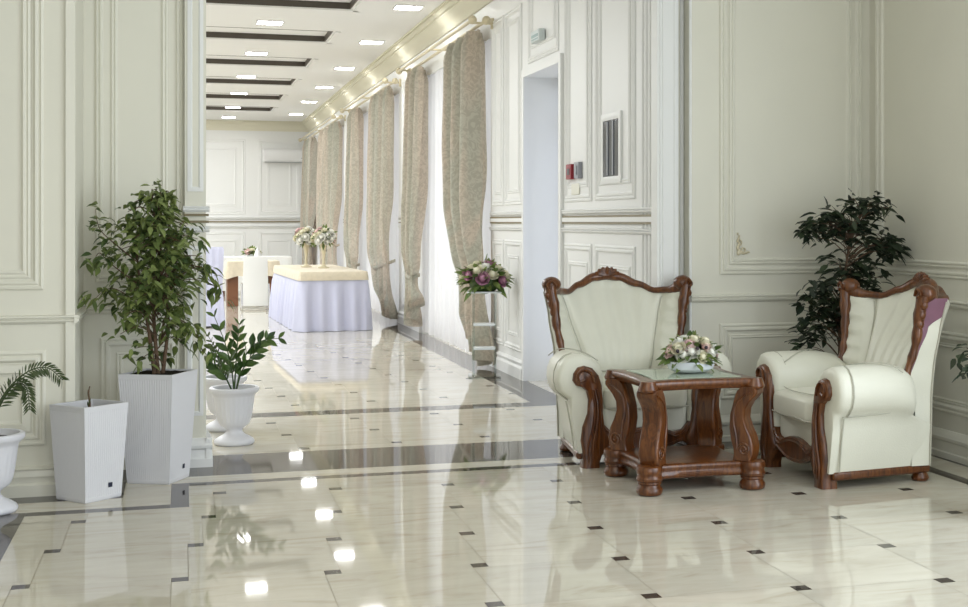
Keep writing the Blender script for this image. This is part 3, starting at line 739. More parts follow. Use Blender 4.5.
# ------------------------------------------------------------------ armchairs (local: front faces -y, origin at floor centre of the front line)
def armchair(label, loc, rz, side_mat):
    t = thing('armchair', label, 'armchair', loc, rz, 'carved leather armchairs')
    W = M['wood']; LE = M['leather']
    # front posts, curling outwards over the arm fronts
    outer = [(-.405, 0), (-.400, .05), (-.405, .10), (-.415, .16), (-.405, .24), (-.375, .32), (-.37, .40), (-.385, .455), (-.41, .475), (-.445, .485), (-.465, .515), (-.46, .555), (-.435, .59), (-.395, .60)]
    inner = [(-.345, .585), (-.305, .54), (-.285, .48), (-.28, .40), (-.28, .32), (-.27, .25), (-.25, .19), (-.235, .15), (-.25, .11), (-.285, .07), (-.30, .03), (-.30, 0)]
    poly = outer + inner; mid = interp
    for sx in (1, -1):
        mb = MB(); rings = []
        for y, sc in ((-.025, .80), (-.018, .92), (-.004, .99), (.02, 1), (.05, 1), (.065, .94)):
            ring = []
            for (x, z) in poly:
                c = interp([(0, -.35), (.15, -.33), (.3, -.325), (.42, -.325), (.5, -.37), (.6, -.385)], z)
                ring.append((sx * (c + (x - c) * sc), y, z if 0 < z < .56 else (z if z == 0 else z - (1 - sc) * .05)))
            rings.append(ring)
        mb.loft(rings); post = mb.build('front_post', W, t, smooth=50)
        mb = MB()
        for q in range(3):
            o = .028 * q
            mb.tube(smooth_path([(sx * (-.37 + o), -.026, .03 + .02 * q), (sx * (-.375 + o * 1.1), -.03, .13), (sx * (-.345 + o * .7), -.03, .24), (sx * (-.335 + o * .55), -.03, .36), (sx * (-.35 + o * .5), -.028, .46)], 5), [.004 + .005 * math.sin(PI * k / 20) for k in range(21)], 6)
        mb.tube(smooth_path([(sx * -.335, -.026, .50), (sx * -.36, -.03, .56), (sx * -.41, -.03, .575), (sx * -.44, -.03, .545), (sx * -.425, -.03, .51), (sx * -.395, -.03, .52)], 5), .008, 6)
        mb.build('post_carving', W, post)
        # arm: padded roll + side panel in one leather skin
        sec = [(-.425, .085), (-.45, .20), (-.47, .32), (-.485, .395), (-.525, .42), (-.565, .455), (-.585, .51), (-.58, .565), (-.555, .615), (-.51, .65), (-.455, .665), (-.395, .66), (-.335, .64), (-.29, .60), (-.27, .545), (-.265, .48), (-.265, .40), (-.265, .30), (-.27, .16), (-.29, .10)]
        sec = [(x if x > -.425 else -.425 + (x + .425) * (.82 if z > .39 else 1), z) for x, z in sec]
        mb = MB(); rings = []
        for y, sc, dz in ((.004, .55, 0), (.008, .82, 0), (.022, .94, 0), (.05, .995, 0), (.09, 1.01, 0), (.2, 1.0, .004), (.35, 1.0, .004), (.48, .995, -.004), (.56, .97, -.015), (.62, .88, -.04), (.65, .6, -.07)):
            ring = []
            for x, z in sec:
                cx, cz = (-.425, .535) if z > .39 else (-.37, z)
                tp = 1 - .18 * max(0, y) / .65
                if z > .39: ring.append((sx * (cx + (x - cx) * sc) * (1 - .10 * max(0, y) / .65), y * .80, cz + (z - cz) * sc + dz))
                else: ring.append((sx * (-.36 + (x + .36) * (.97 if sc < .9 else 1)) * tp, y * lerp(1, .80, max(0, min(1, (z - .32) / .07))), z))
            rings.append(ring)
        mb.loft(rings); arm = mb.build('arm', LE, t, smooth=60)
        # seam piping round the roll
        mb = MB(); mb.tube([(sx * (-.425 + (x + .425) * 1.012), .085, .535 + (z - .535) * 1.012) for x, z in sec[3:16]], .004, 6); mb.build('piping', M['piping'], arm)
        mb = MB(); mb.tube([(sx * (x - .004), y, z) for x, z, y in ((-.432, .095, .06), (-.455, .25, .06), (-.482, .39, .062))] , .005, 6)
        mb.tube(smooth_path([(sx * -.478, .06, .395), (sx * -.462, .25, .40), (sx * -.44, .42, .41), (sx * -.40, .52, .43)], 5), .004, 6); mb.build('seam', M['piping'], arm)
        mb = MB(); mb.tube(smooth_path([(sx * -.286, .08, .618), (sx * -.335, .17, .656), (sx * -.40, .27, .674), (sx * -.46, .35, .667), (sx * -.503, .41, .625)], 5), .0035, 6); mb.build('seam', M['piping'], arm)
        # side rail and rear foot
        mb = MB(); mb.loft([[(sx * (xx * (1 - .18 * max(0, yy) / .65)), yy, zz) for xx, zz in ((.36, .045), (.43, .045), (.436, .07), (.43, .095), (.36, .095))] for yy in (.03, .2, .4, .6, .67)])
        mb.build('side_rail', W, t, bevel=.012)
        mb = MB(); mb.lathe([(.03, 0), (.046, .006), (.05, .02), (.042, .035), (.034, .048)], 16, (sx * .325, .62, 0)); mb.build('rear_foot', W, t)
    # front apron
    top = [(-.27, .22), (-.22, .17), (-.17, .155), (-.12, .175), (-.06, .19), (0, .195), (.06, .19), (.12, .175), (.17, .155), (.22, .17), (.27, .22)]
    top = [(x, z + .03) for x, z in top]
    bot = [(.27, .10), (.22, .13), (.15, .105), (.08, .085), (0, .08), (-.08, .085), (-.15, .105), (-.22, .13), (-.27, .10)]
    mb = MB(); mb.prism(top + bot, lambda a, b, y: (a, y, b), -.004, .05); ap = mb.build('front_apron', W, t, smooth=40, bevel=.008)
    mb = MB(); mb.tube(smooth_path([(x, -.006, z - .022) for x, z in top], 4), .006, 6); mb.tube(smooth_path([(x, -.006, z + .018) for x, z in bot[1:-1]], 4), .006, 6); mb.build('apron_moulding', W, ap)
    # seat base and cushion
    mb = MB(); mb.box(-.265, .265, .03, .62, .17, .36); mb.build('seat_base', LE, t, bevel=.03)
    def pillow(x0, x1, y0, y1, z0, z1):
        mb = MB(); rings = []; N = 44
        for k in range(13):
            v = -1 + 2 * k / 12
            ez = math.copysign(abs(v) ** 1.0, v); prof = (1 - abs(v) ** 3.2) ** (1 / 3.2)
            ring = []
            for j in range(N):
                a = 2 * PI * j / N; c, s_ = math.cos(a), math.sin(a); ex = .28
                px = math.copysign(abs(c) ** ex, c); py = math.copysign(abs(s_) ** ex, s_)
                rr_ = .90 + .10 * prof if abs(v) < 1 else .88
                pl = 1 + .004 * math.sin(j * PI) + (.006 * math.sin(px * 42) if s_ < -.2 else 0) * prof
                ring.append(((x0 + x1) / 2 + px * (x1 - x0) / 2 * rr_ , (y0 + y1) / 2 + py * (y1 - y0) / 2 * rr_ * pl, lerp(z0, z1, (v + 1) / 2) ))
            rings.append(ring)
        # crown on top
        c = [(lerp((x0 + x1) / 2, x, .55), lerp((y0 + y1) / 2, y, .55), z + .022) for x, y, z in rings[-1]]
        c0 = [(lerp((x0 + x1) / 2, x, .85), lerp((y0 + y1) / 2, y, .85), z + .012) for x, y, z in rings[-1]]
        rings += [c0, c]; mb.loft(rings); return mb
    cu = pillow(-.263, .263, -.035, .52, .325, .465).build('seat_cushion', LE, t, smooth=70)
    mb = MB(); mb.tube([(lerp(-.22, .22, k / 12), .045 + .035 * math.sin(PI * k / 12) * -1, .482) for k in range(13)], .003, 5); mb.build('piping', M['piping'], cu)
    mb = MB(); mb.tube([(lerp(-.262, .262, k / 12), -.030 if 0 < k < 12 else -.01, .345 + .004 * math.sin(k)) for k in range(13)], .004, 5); mb.build('piping', M['piping'], cu)
    # backrest solid
    def hw(z): return interp([(.08, .372), (.45, .38), (.62, .395), (.85, .425), (1.05, .455)], z)
    def ztop(s):
        a = abs(s); return interp([(0, 1.085), (.18, 1.072), (.45, 1.025), (.66, .985), (.84, .992), (1, 1.02)], a)
    Z0 = .09
    def wing(z): return interp([(.4, .02), (.62, .10), (1.05, .265)], z)
    def front(s, z):
        y = interp([(.08, .56), (.5, .58), (1.1, .845)], z)
        return y - wing(z) * abs(s) ** 2.3
    def back(s, z):
        y = interp([(.08, .655), (.5, .69), (1.1, .895)], z)
        return y - interp([(.1, .0), (.5, .03), (1.05, .17)], z) * abs(s) ** 3
    NU, NV = 96, 60
    def fpt(s, v):
        z = lerp(Z0, ztop(s), v); y = front(s, z)
        zz = max(0, min(1, (z - .5) / .5))
        seam = lerp(.56, .77, zz)
        a = abs(s); d = (a - seam) / .045
        y += .022 * math.exp(-d * d)                       # seam groove
        if a < seam:
            y -= .034 * (1 - (a / seam) ** 4) * (math.sin(PI * min(1, zz * .9 + .1)) ** .6)
            y += .009 * math.sin(s / lerp(.75, 1.0, zz) * 22) * (1 - a / seam) ** .4 * (.35 + .65 * zz)
        else:
            y -= .022 * math.sin(PI * min(1, (a - seam) / max(.02, 1 - seam))) ** .7
            y += .008 * math.sin(z * 72 + s * 3) * min(1, (a - seam) / .08)
        return (s * hw(z) * .995, y, z)
    mb = MB()
    mb.grid(lambda u, v: fpt(-1 + 2 * u, v), NU, NV)
    bc = mb.build('back_cushion', LE, t, smooth=70, recalc=False)
    for sx in (-1, 1):
        mb = MB(); pts = []
        for k in range(15):
            v = lerp(.46, .97, k / 14); z = lerp(Z0, ztop(.7), v); zz = max(0, min(1, (z - .5) / .5)); q = fpt(sx * lerp(.56, .77, zz), v); pts.append((q[0], q[1] - .006, q[2]))
        mb.tube(pts, .0045, 6); mb.build('seam', M['piping'], bc)
    mb = MB(); mb.tube([( -.27 + .54 * k / 12, front((-.27 + .54 * k / 12) / .39, .50) - .03, .503) for k in range(13)], .005, 5); mb.build('piping', M['piping'], t)
    # outer back shell
    mb = MB(); prof = []
    def shell(u, v):
        s = -1 + 2 * u; z = lerp(Z0, ztop(s) - .004, v)
        return (s * hw(z), back(s, z), z)
    mb.grid(shell, 30, 24); mb.build('back_shell', LE, t, smooth=70, recalc=False)
    mb = MB()
    mb.grid(lambda u, v: ((-1 + 2 * u) * hw(ztop(-1 + 2 * u)), lerp(front(-1 + 2 * u, ztop(-1 + 2 * u)), back(-1 + 2 * u, ztop(-1 + 2 * u)), v), ztop(-1 + 2 * u) - .003), 30, 2)
    mb.build('top_panel', W, t, smooth=60, recalc=False)
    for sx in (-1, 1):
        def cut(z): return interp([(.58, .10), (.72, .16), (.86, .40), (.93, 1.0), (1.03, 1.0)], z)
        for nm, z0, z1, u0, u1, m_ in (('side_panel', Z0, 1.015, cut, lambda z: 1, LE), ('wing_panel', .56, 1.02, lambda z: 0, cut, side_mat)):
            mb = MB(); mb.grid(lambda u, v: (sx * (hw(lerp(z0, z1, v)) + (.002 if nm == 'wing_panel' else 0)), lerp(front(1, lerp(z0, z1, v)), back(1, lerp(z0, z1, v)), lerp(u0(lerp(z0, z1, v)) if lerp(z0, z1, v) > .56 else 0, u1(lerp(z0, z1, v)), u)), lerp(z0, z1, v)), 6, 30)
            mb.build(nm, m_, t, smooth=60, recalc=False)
        mb = MB(); mb.tube([(sx * (hw(z) + .004), back(1, z) - .004, z) for z in [Z0 + (1.0 - Z0) * k / 14 for k in range(15)]], .006, 6); mb.build('piping', M['piping'], t)
    # carved wooden frame round the back: crest rail and stiles
    N = 40; pts = []; rad = []
    for k in range(N + 1):
        s = -1 + 2 * k / N; z = ztop(s) + .012
        pts.append((s * hw(z) * .985, front(s, z) - .004, z)); a = abs(s)
        rad.append(interp([(0, .034), (.25, .027), (.6, .019), (.8, .022), (.93, .038), (1, .04)], a))
    mb = MB(); mb.tube(pts, rad, 10); crest = mb.build('crest_rail', W, t, smooth=60)
    pc = Vector((0, front(0, 1.1) - .015, 1.105)); mb = MB()
    for k in range(7):
        a = lerp(-1.25, 1.25, k / 6)
        mb.tube([pc + Vector((math.sin(a) * r_, -.018 * (1 - (r_ / .10) ** 2), math.cos(a) * r_ * .66 - .012)) for r_ in (.008, .035, .065, .085)], [.008, .015, .018, .007], 7)
    mb.ball(pc + Vector((0, .0, -.005)), .06, .022, .035, 12, 6); mb.build('shell_crest', W, crest)
    for sx in (-1, 1):
        P = []; rad = []
        for k in range(15):
            z = lerp(.56, 1.035, k / 14); P.append((sx * hw(z) * .985, front(1, z) - .006, z)); rad.append(.022 + .014 * interp([(.7, 0), (.86, .5), (1.0, 1)], z) + .004 * math.sin(k * 1.9))
        mb = MB(); mb.tube(P, rad, 9); stile = mb.build('back_stile', W, t, smooth=60)
        mb = MB(); z = 1.045; c = Vector((sx * hw(z) * .985, front(1, z) - .004, z))
        mb.ball(c + Vector((-sx * .012, .02, .004)), .062, .06, .05, 14, 8)
        for q, zz in enumerate((.985, .93, .88)):
            mb.ball((sx * (hw(zz) + .008), front(1, zz) - .004, zz), .034 - .006 * q, .026, .03, 10, 6)
        mb.tube(smooth_path([c + Vector((-sx * .03, -.04, -.01)), c + Vector((-sx * .0, -.045, .03)), c + Vector((sx * .03, -.04, .0)), c + Vector((sx * .005, -.045, -.02))], 5), .008, 6)
        mb.build('scroll', W, stile)
    return t
armchair('cream leather armchair with carved crest facing forward behind the coffee table', (2.635, 7.775, 0), 0, M['wood'])
armchair('cream leather armchair turned sideways, with mauve sheen painted on the wing edge, right of the coffee table', (3.30, 7.165, 0), -PI / 2 + math.radians(1), M['mauve'])

# ------------------------------------------------------------------ planters and plants
def planter(label, loc, rz, sb, stp, H, ribs, soil_drop):
    t = thing('planter', label, 'planter', loc, rz)
    def ring(s, z, amp, n):
        out = []
        for k in range(4):
            a = k * PI / 2; ca, sa = math.cos(a), math.sin(a)
            for j in range(n):
                u = -1 + 2 * j / n; x = s + (amp if (j % 2 and 0 < j < n) else 0); y = u * s
                out.append((x * ca - y * sa, x * sa + y * ca, z))
        return out
    mb = MB(); n = ribs * 2; h0, h1 = sb / 2, stp / 2
    w = .012
    def s_at(z): return lerp(h0, h1, z / H)
    rings = [ring(h0 - .004, 0, 0, n), ring(h0, .006, 0, n), ring(s_at(.02), .02, 0, n), ring(s_at(.024), .024, -.0016, n), ring(s_at(H - .03), H - .03, -.0016, n), ring(s_at(H - .026), H - .026, 0, n), ring(h1, H, 0, n), ring(h1 - w, H, 0, n), ring(s_at(H - soil_drop) - w, H - soil_drop, 0, n)]
    mb.loft(rings, cap1=True); mb.build('body', M['planter'], t, smooth=0)
    zs = H - soil_drop
    mb = MB(); s_ = s_at(zs) - w - .001; mb.grid(lambda u, v: (lerp(-s_, s_, u), lerp(-s_, s_, v), zs + .003 + .006 * noise.noise((u * 9, v * 9, 1))), 10, 10); mb.build('soil', M['soil'], t, recalc=False)
    # small square emblem low on the right-hand face
    mb = MB(); zc = .075; sl = (h1 - h0) / H; x = s_at(zc) + .0012
    mb.box(-.0125, .0125, 0, .001, -.0125, .0125)
    mb.box(-.0015, .0015, -.0012, .0, -.009, .009); e = mb.build('emblem', M['navy'], t, smooth=0)
    e.location = (h0 * .35, -x - .0006, zc); e.rotation_euler = (math.atan(sl), 0, 0)
    return t
RZB = math.radians(64.4); RZS = math.radians(42)
BIG = (-.13, 8.12, 0); SML = (-.468, 7.70, 0)
pl_big = planter('tall white ribbed square planter holding the large ficus', BIG, RZB, .245, .315, .605, 22, .012)
pl_sml = planter('short white square planter with a bare sprout, left of the ficus planter', SML, RZS, .225, .275, .495, 20, .05)
# sprout
sp = thing('sprout', 'thin brown sprout standing in the short white planter', 'plant', (SML[0] - .0, SML[1], .448))
mb = MB(); mb.tube(smooth_path([(0, 0, -.01), (.003, 0, .05), (-.003, .003, .10), (.004, 0, .135)], 4), [.006] * 5 + [.005] * 5 + [.003] * 3, 7); mb.build('stem', M['bark'], sp)
mb = MB(); leaf_add(mb, (0, 0, .03), (.2, -.3, 1), .05, .012, 0, .4); leaf_add(mb, (0, 0, .02), (-.2, -.2, 1), .04, .012, 0, .4); mb.build('leaf', M['palm'], sp, smooth=60, recalc=False)

def tree_leaves(mb, tips, rr, L, W, per, spread, droop):
    for (p, d) in tips:
        for k in range(per):
            q = p + Vector((rr.gauss(0, spread), rr.gauss(0, spread), rr.gauss(0, spread)))
            a = rr.uniform(0, 2 * PI); e = rr.uniform(-.9, .25)
            dd = Vector((math.cos(a), math.sin(a), e)) + d * .5
            leaf_add(mb, q, dd, L * rr.uniform(.7, 1.15), W * rr.uniform(.85, 1.1), rr.uniform(.1, droop), rr.uniform(-.9, .9))

# big ficus
rr = random.Random(21)
fx_ = thing('ficus_tree', 'bushy weeping ficus growing in the tall white planter at left', 'plant', (BIG[0], BIG[1], .590))
stems = MB(); tips = []
EN = [(.0, .05), (.06, .13), (.15, .20), (.3, .255), (.42, .27), (.55, .26), (.68, .25), (.80, .22), (.92, .17), (1.0, .11), (1.06, .03)]
def env(h):
    for (a, b), (c, d) in zip(EN, EN[1:]):
        if h <= c: return lerp(b, d, (h - a) / (c - a))
    return .03
trunks = [[(.0, 0, 0), (-.02, 0, .25), (-.03, .01, .55), (-.02, 0, .85), (-.04, 0, 1.02)], [(.02, .01, 0), (.05, 0, .3), (.04, -.02, .6), (.06, 0, .9)], [(-.02, -.01, 0), (-.05, -.02, .25), (-.10, -.02, .55), (-.12, 0, .78)]]
for tr in trunks:
    P = smooth_path([(x, y, z - .015) for x, y, z in tr], 6); stems.tube(P, [lerp(.012, .004, k / (len(P) - 1)) for k in range(len(P))], 7)
for k in range(125):
    h = rr.uniform(.06, 1.03) if k % 3 else rr.uniform(.35, .95); a = rr.uniform(0, 2 * PI); rad = env(h) * math.sqrt(rr.uniform(.12, 1))
    tip = Vector((-.02 + rad * math.cos(a) * .98 + .02, rad * .8 * math.sin(a), h))
    if h < .30 and abs(tip.x) < .09 and tip.y < .05: continue
    if h < .22 and rr.random() < .45: continue
    b = Vector((rr.uniform(-.03, .03), rr.uniform(-.02, .02), max(.05, h - rr.uniform(.02, .14))))
    midp = (b + tip) / 2 + Vector((0, 0, .05)); P = smooth_path([b, midp, tip], 4)
    stems.tube(P, [lerp(.0045, .0015, i / (len(P) - 1)) for i in range(len(P))], 5)
    tips.append((tip, (tip - b).normalized())); tips.append((midp, (tip - b).normalized()))
# sprigs that stand out of the crown on the left
for P in ([(-.1, -.05, .62), (-.25, -.04, .75), (-.31, -.03, .82), (-.33, -.03, .92)], [(-.1, -.05, .5), (-.25, -.02, .62), (-.31, -.02, .68), (-.34, -.02, .62)], [(-.05, 0, .35), (-.2, -.05, .47), (-.27, -.05, .48), (-.34, -.05, .42)],
          [(.05, 0, .5), (.2, -.03, .6), (.27, -.03, .55), (.33, -.03, .42)], [(.03, 0, .3), (.13, -.08, .3), (.2, -.08, .22), (.24, -.08, .12)]):
    Q = smooth_path(P, 5); stems.tube(Q, [lerp(.004, .0012, i / (len(Q) - 1)) for i in range(len(Q))], 5)
    for i in range(4, len(Q), 2): tips.append((Q[i], (Q[i] - Q[i - 1]).normalized()))
stems.build('trunk', M['bark'], fx_)
lv = MB(); tree_leaves(lv, tips, rr, .062, .031, 6, .026, .8)
lv.build('foliage', M['leaf'], fx_, smooth=60, recalc=False)

# ficus behind the right armchair
rr = random.Random(33)
TP = (4.02, 7.97, 0)
pot = thing('plant_pot', 'dark plant pot standing behind the sideways armchair', 'pot', TP)
mb = MB(); mb.lathe([(.10, 0), (.125, .01), (.155, .34), (.165, .36), (.15, .36), (.145, .33)], 28); mb.build('body', M['brown'], pot)
mb = MB(); mb.lathe([(.0, .325), (.144, .325), (.144, .333), (0, .337)], 20); mb.build('soil', M['soil'], pot)
tr2 = thing('ficus_tree', 'dark glossy ficus rising behind the sideways armchair in the corner', 'plant', (TP[0], TP[1], .337))
def W2(x, z): return Vector((x + .05 - TP[0], rr.uniform(-.12, .12), z - .337))
stems = MB(); P = smooth_path([(-.03, 0, -.02), (-.03, 0, .3), (-.01, 0, .6), (.02, 0, .85), (.07, 0, 1.05), (.16, 0, 1.22)], 6)
stems.tube(P, [lerp(.012, .004, k / (len(P) - 1)) for k in range(len(P))], 7)
tips = []
for (cx, cz, rx, rz, n) in ((3.93, 1.45, .15, .09, 15), (4.10, 1.52, .12, .08, 10), (4.22, 1.54, .07, .05, 5), (3.80, 1.40, .06, .06, 5), (4.16, 1.33, .13, .08, 12), (4.30, 1.29, .09, .05, 8), (4.02, 1.38, .1, .08, 8), (4.0, 1.12, .16, .1, 14), (4.18, 1.12, .12, .08, 8), (3.86, .98, .13, .10, 14), (3.80, .82, .12, .09, 12), (4.0, .92, .14, .1, 12), (3.74, .68, .06, .05, 4), (4.15, 1.0, .12, .08, 8), (3.93, .74, .08, .08, 5)):
    for k in range(n):
        a = rr.uniform(0, 2 * PI); q = math.sqrt(rr.random()); tip = W2(min(4.30, cx - .02 + rx * q * math.cos(a)), cz + rz * q * math.sin(a)); tip.y *= .7
        i = min(range(len(P)), key=lambda i: abs(P[i].z - (tip.z - .12))); b = P[i]
        S = smooth_path([b, (b + tip) / 2 + Vector((0, 0, .04)), tip], 4); stems.tube(S, [lerp(.004, .0013, j / (len(S) - 1)) for j in range(len(S))], 5)
        tips.append((tip, (tip - b).normalized()))
stems.build('trunk', M['bark'], tr2)
lv = MB(); tree_leaves(lv, tips, rr, .088, .034, 8, .028, .4); lv.build('foliage', M['leafd'], tr2, smooth=60, recalc=False)

# urns
def urn(label, loc, sc=1.0):
    t = thing('urn', label, 'urn', loc)
    def flute(a, z): return 1 + (.018 * math.cos(24 * a) if .15 < z < .31 else 0)
    mb = MB(); mb.lathe([(.088, .125), (.098, .14), (.104, .16), (.112, .20), (.120, .26), (.128, .31), (.132, .322), (.150, .338), (.158, .35), (.157, .366), (.148, .372), (.135, .370), (.128, .345), (.122, .335)], 96, mod=flute); mb.build('bowl', M['urn'], t, smooth=50)
    mb = MB(); mb.lathe([(.118, 0), (.126, .008), (.128, .02), (.120, .034), (.095, .05), (.066, .065), (.052, .08), (.050, .095), (.062, .108), (.078, .118), (.088, .126)], 40); mb.build('foot', M['urn'], t, smooth=60)
    mb = MB(); mb.lathe([(.001, .338), (.123, .338), (.123, .342), (.001, .346)], 24); mb.build('soil', M['soil'], t)
    t.scale = (sc, sc, sc); return t
U1 = (.318, 9.30, 0); U2 = (.27, 9.95, 0); U3 = (-.92, 7.47, 0)
urn('white fluted urn with the zamioculcas, just past the pilaster', U1, 1.0)
urn('white fluted urn half hidden behind the front pilaster urn', U2, 1.0)
urn('white fluted urn with a palm at the left edge of the frame', U3, 1.06)
# glossy plant
def pinnate(parent, base, path, nl, L, W, m, rr, name='frond', fan=1.0, thin=False):
    P = smooth_path(path, 8); mb = MB()
    mb.tube(P, [lerp(.006, .002, k / (len(P) - 1)) for k in range(len(P))], 6)
    for i in range(nl):
        t = lerp(.28, .97, i / (nl - 1)); k = min(len(P) - 2, int(t * (len(P) - 1))); d = (P[k + 1] - P[k]).normalized()
        view = Vector((.3, .95, 0)); s_ = d.cross(view).normalized()
        for sg in (-1, 1):
            dd = d * .75 + s_ * sg * fan + Vector((0, 0, .05)) + Vector((rr.uniform(-.1, .1), rr.uniform(-.25, .25), rr.uniform(-.1, .1)))
            sc = .6 + .4 * math.sin(PI * min(1, t * .9 + .1)) if not thin else 1 - .5 * t
            leaf_add(mb, P[k], dd, L * sc, W * (sc if not thin else 1), .08 if not thin else .25, rr.uniform(-.3, .3) + (PI / 2.6))
    mb.build(name, m, parent, smooth=60, recalc=False)
zz = thing('zamioculcas', 'glossy green zamioculcas growing in the front pilaster urn', 'plant', (U1[0], U1[1], .344))
rr = random.Random(4)
for path in ([(0, 0, -.01), (-.02, 0, .16), (-.06, -.02, .32), (-.13, -.03, .50)], [(0, 0, -.01), (.01, 0, .17), (.02, -.02, .32), (.03, -.04, .44)], [(.01, 0, -.01), (.05, 0, .13), (.13, -.02, .25), (.20, -.04, .34)], [(-.01, 0, -.01), (-.06, -.02, .10), (-.12, -.03, .17), (-.16, -.03, .21)], [(.01, .01, -.01), (.06, .03, .2), (.15, .02, .31), (.29, .0, .335)]):
    pinnate(zz, None, path, 6, .105, .046, M['zz'], rr, fan=.6)
z2 = thing('zamioculcas', 'small glossy green plant in the urn half hidden behind', 'plant', (U2[0], U2[1], .344))
for path in ([(0, 0, -.01), (-.03, 0, .12), (-.08, 0, .25)], [(0, 0, -.01), (-.02, 0, .15), (-.11, -.01, .32)], [(0, 0, -.01), (.03, 0, .1), (.07, 0, .2)]):
    pinnate(z2, None, path, 7, .06, .024, M['palm'], rr, fan=.7)
pa = thing('potted_palm', 'feathery palm arching out of the urn at the left edge', 'plant', (U3[0], U3[1], .362))
for path in ([(0, 0, -.01), (.06, -.02, .20), (.17, -.03, .325), (.27, -.03, .35), (.345, -.03, .285)], [(0, 0, -.01), (.05, -.01, .16), (.12, -.01, .27), (.175, -.02, .25), (.19, -.02, .14)], [(0, 0, -.01), (-.06, 0, .25), (-.2, 0, .42), (-.35, 0, .4)], [(0, 0, -.01), (-.02, -.04, .3), (-.08, -.12, .52), (-.14, -.25, .55)]):
    pinnate(pa, None, path, 44, .080, .0095, M['palm'], rr, fan=.9, thin=True)

# plant at the right edge of the frame
P4 = (3.85, 5.85, 0)
pt = thing('plant_pot', 'white pot mostly outside the right edge of the frame', 'pot', P4)
mb = MB(); mb.lathe([(.09, 0), (.10, .01), (.135, .30), (.145, .32), (.132, .32), (.125, .29)], 28); mb.build('body', M['urn'], pt)
mb = MB(); mb.lathe([(.001, .285), (.124, .285), (.124, .29), (.001, .294)], 20); mb.build('soil', M['soil'], pt)
p4 = thing('ficus_tree', 'dark leafy plant poking in at the right edge beside the armchair', 'plant', (P4[0], P4[1], .294))
rr = random.Random(8); stems = MB(); tips = []
stems.tube(smooth_path([(0, 0, -.01), (.01, 0, .2), (0, 0, .5)], 5), .007, 6)
for k in range(12):
    a = rr.uniform(-.9, .9); z = rr.uniform(.2, .55); tip = Vector((.05 + .12 * math.cos(a), .14 * math.sin(a), z)); stems.tube([(0, 0, z - .08), tip], .0025, 5); tips.append((tip, tip.normalized()))
for z in (.50, .43, .54, .46):
    tip = Vector((-.245, -.0, z)); stems.tube([(0, 0, z - .08), tip], .0025, 5); tips.append((tip, Vector((-1, 0, 0))))
stems.build('trunk', M['bark'], p4); lv = MB(); tree_leaves(lv, tips, rr, .07, .028, 6, .022, .4); lv.build('foliage', M['leafd'], p4, smooth=60, recalc=False)

# ------------------------------------------------------------------ banquet furniture deep in the hall
BT = thing('banquet_table', 'long buffet table with beige cloth and pleated lavender skirt', 'table', (1.90, 18.5, 0), math.radians(2.5))
w, Ld, H = .43, 3.1, .785
mb = MB(); mb.box(-w, w, 0, Ld, H - .04, H - .006); mb.build('table_top', M['brown'], BT, smooth=0)
for sx in (-1, 1):
    for y in (.14, Ld - .14):
        mb = MB(); mb.box(sx * (w - .12) - .02, sx * (w - .12) + .02, y - .02, y + .02, 0, H - .04); mb.build('leg', M['chrome'], BT, smooth=0)
def skirt_ring(z, off, amp, n=420):
    per = []; tot = 4 * w + 2 * Ld
    for k in range(n):
        d = tot * k / n; a = amp * (math.sin(d * 2 * PI / .21) + .45 * math.sin(d * 2 * PI / .37 + 1)); o = off + a
        if d < 2 * w: per.append((-w + d, -o, z))
        elif d < 2 * w + Ld: per.append((w + o, d - 2 * w, z))
        elif d < 4 * w + Ld: per.append((w - (d - 2 * w - Ld), Ld + o, z))
        else: per.append((-w - o, Ld - (d - 4 * w - Ld), z))
    return per
mb = MB(); mb.loft([skirt_ring(.004, .06, .034), skirt_ring(.3, .045, .028), skirt_ring(.55, .028, .018), skirt_ring(H - .09, .012, .002), skirt_ring(H - .02, .006, .001)], cap0=False, cap1=False); mb.build('table_skirt', M['skirt'], BT, smooth=70, recalc=False)
mb = MB(); mb.loft([skirt_ring(H - .115, .030, .003), skirt_ring(H - .05, .022, .002), skirt_ring(H - .012, .016, 0), skirt_ring(H, .006, 0)], cap0=False, cap1=True); mb.build('tablecloth', M['beige'], BT, smooth=50)
def gold_vase(label, x, y, seed):
    t = thing('flower_vase', label, 'vase', (x, y, .786), 0, 'tall gold vases of flowers')
    mb = MB(); mb.lathe([(.075, 0), (.078, .012), (.05, .022), (.022, .05), (.018, .12), (.024, .2), (.038, .28), (.055, .34), (.062, .35), (.05, .345)], 20); mb.build('vase', M['gold'], t)
    bouquet(t, (0, 0, .44), .155, .155, .125, ['whitep', 'rose', 'creamp', 'whitep', 'pink'], 26, -.7, random.Random(seed), .04, .055, 60, .09)
gold_vase('tall gold vase of white and blush roses, left one on the buffet table', 1.70, 20.4, 51)
gold_vase('tall gold vase of white and blush roses, right one on the buffet table', 1.90, 19.9, 52)

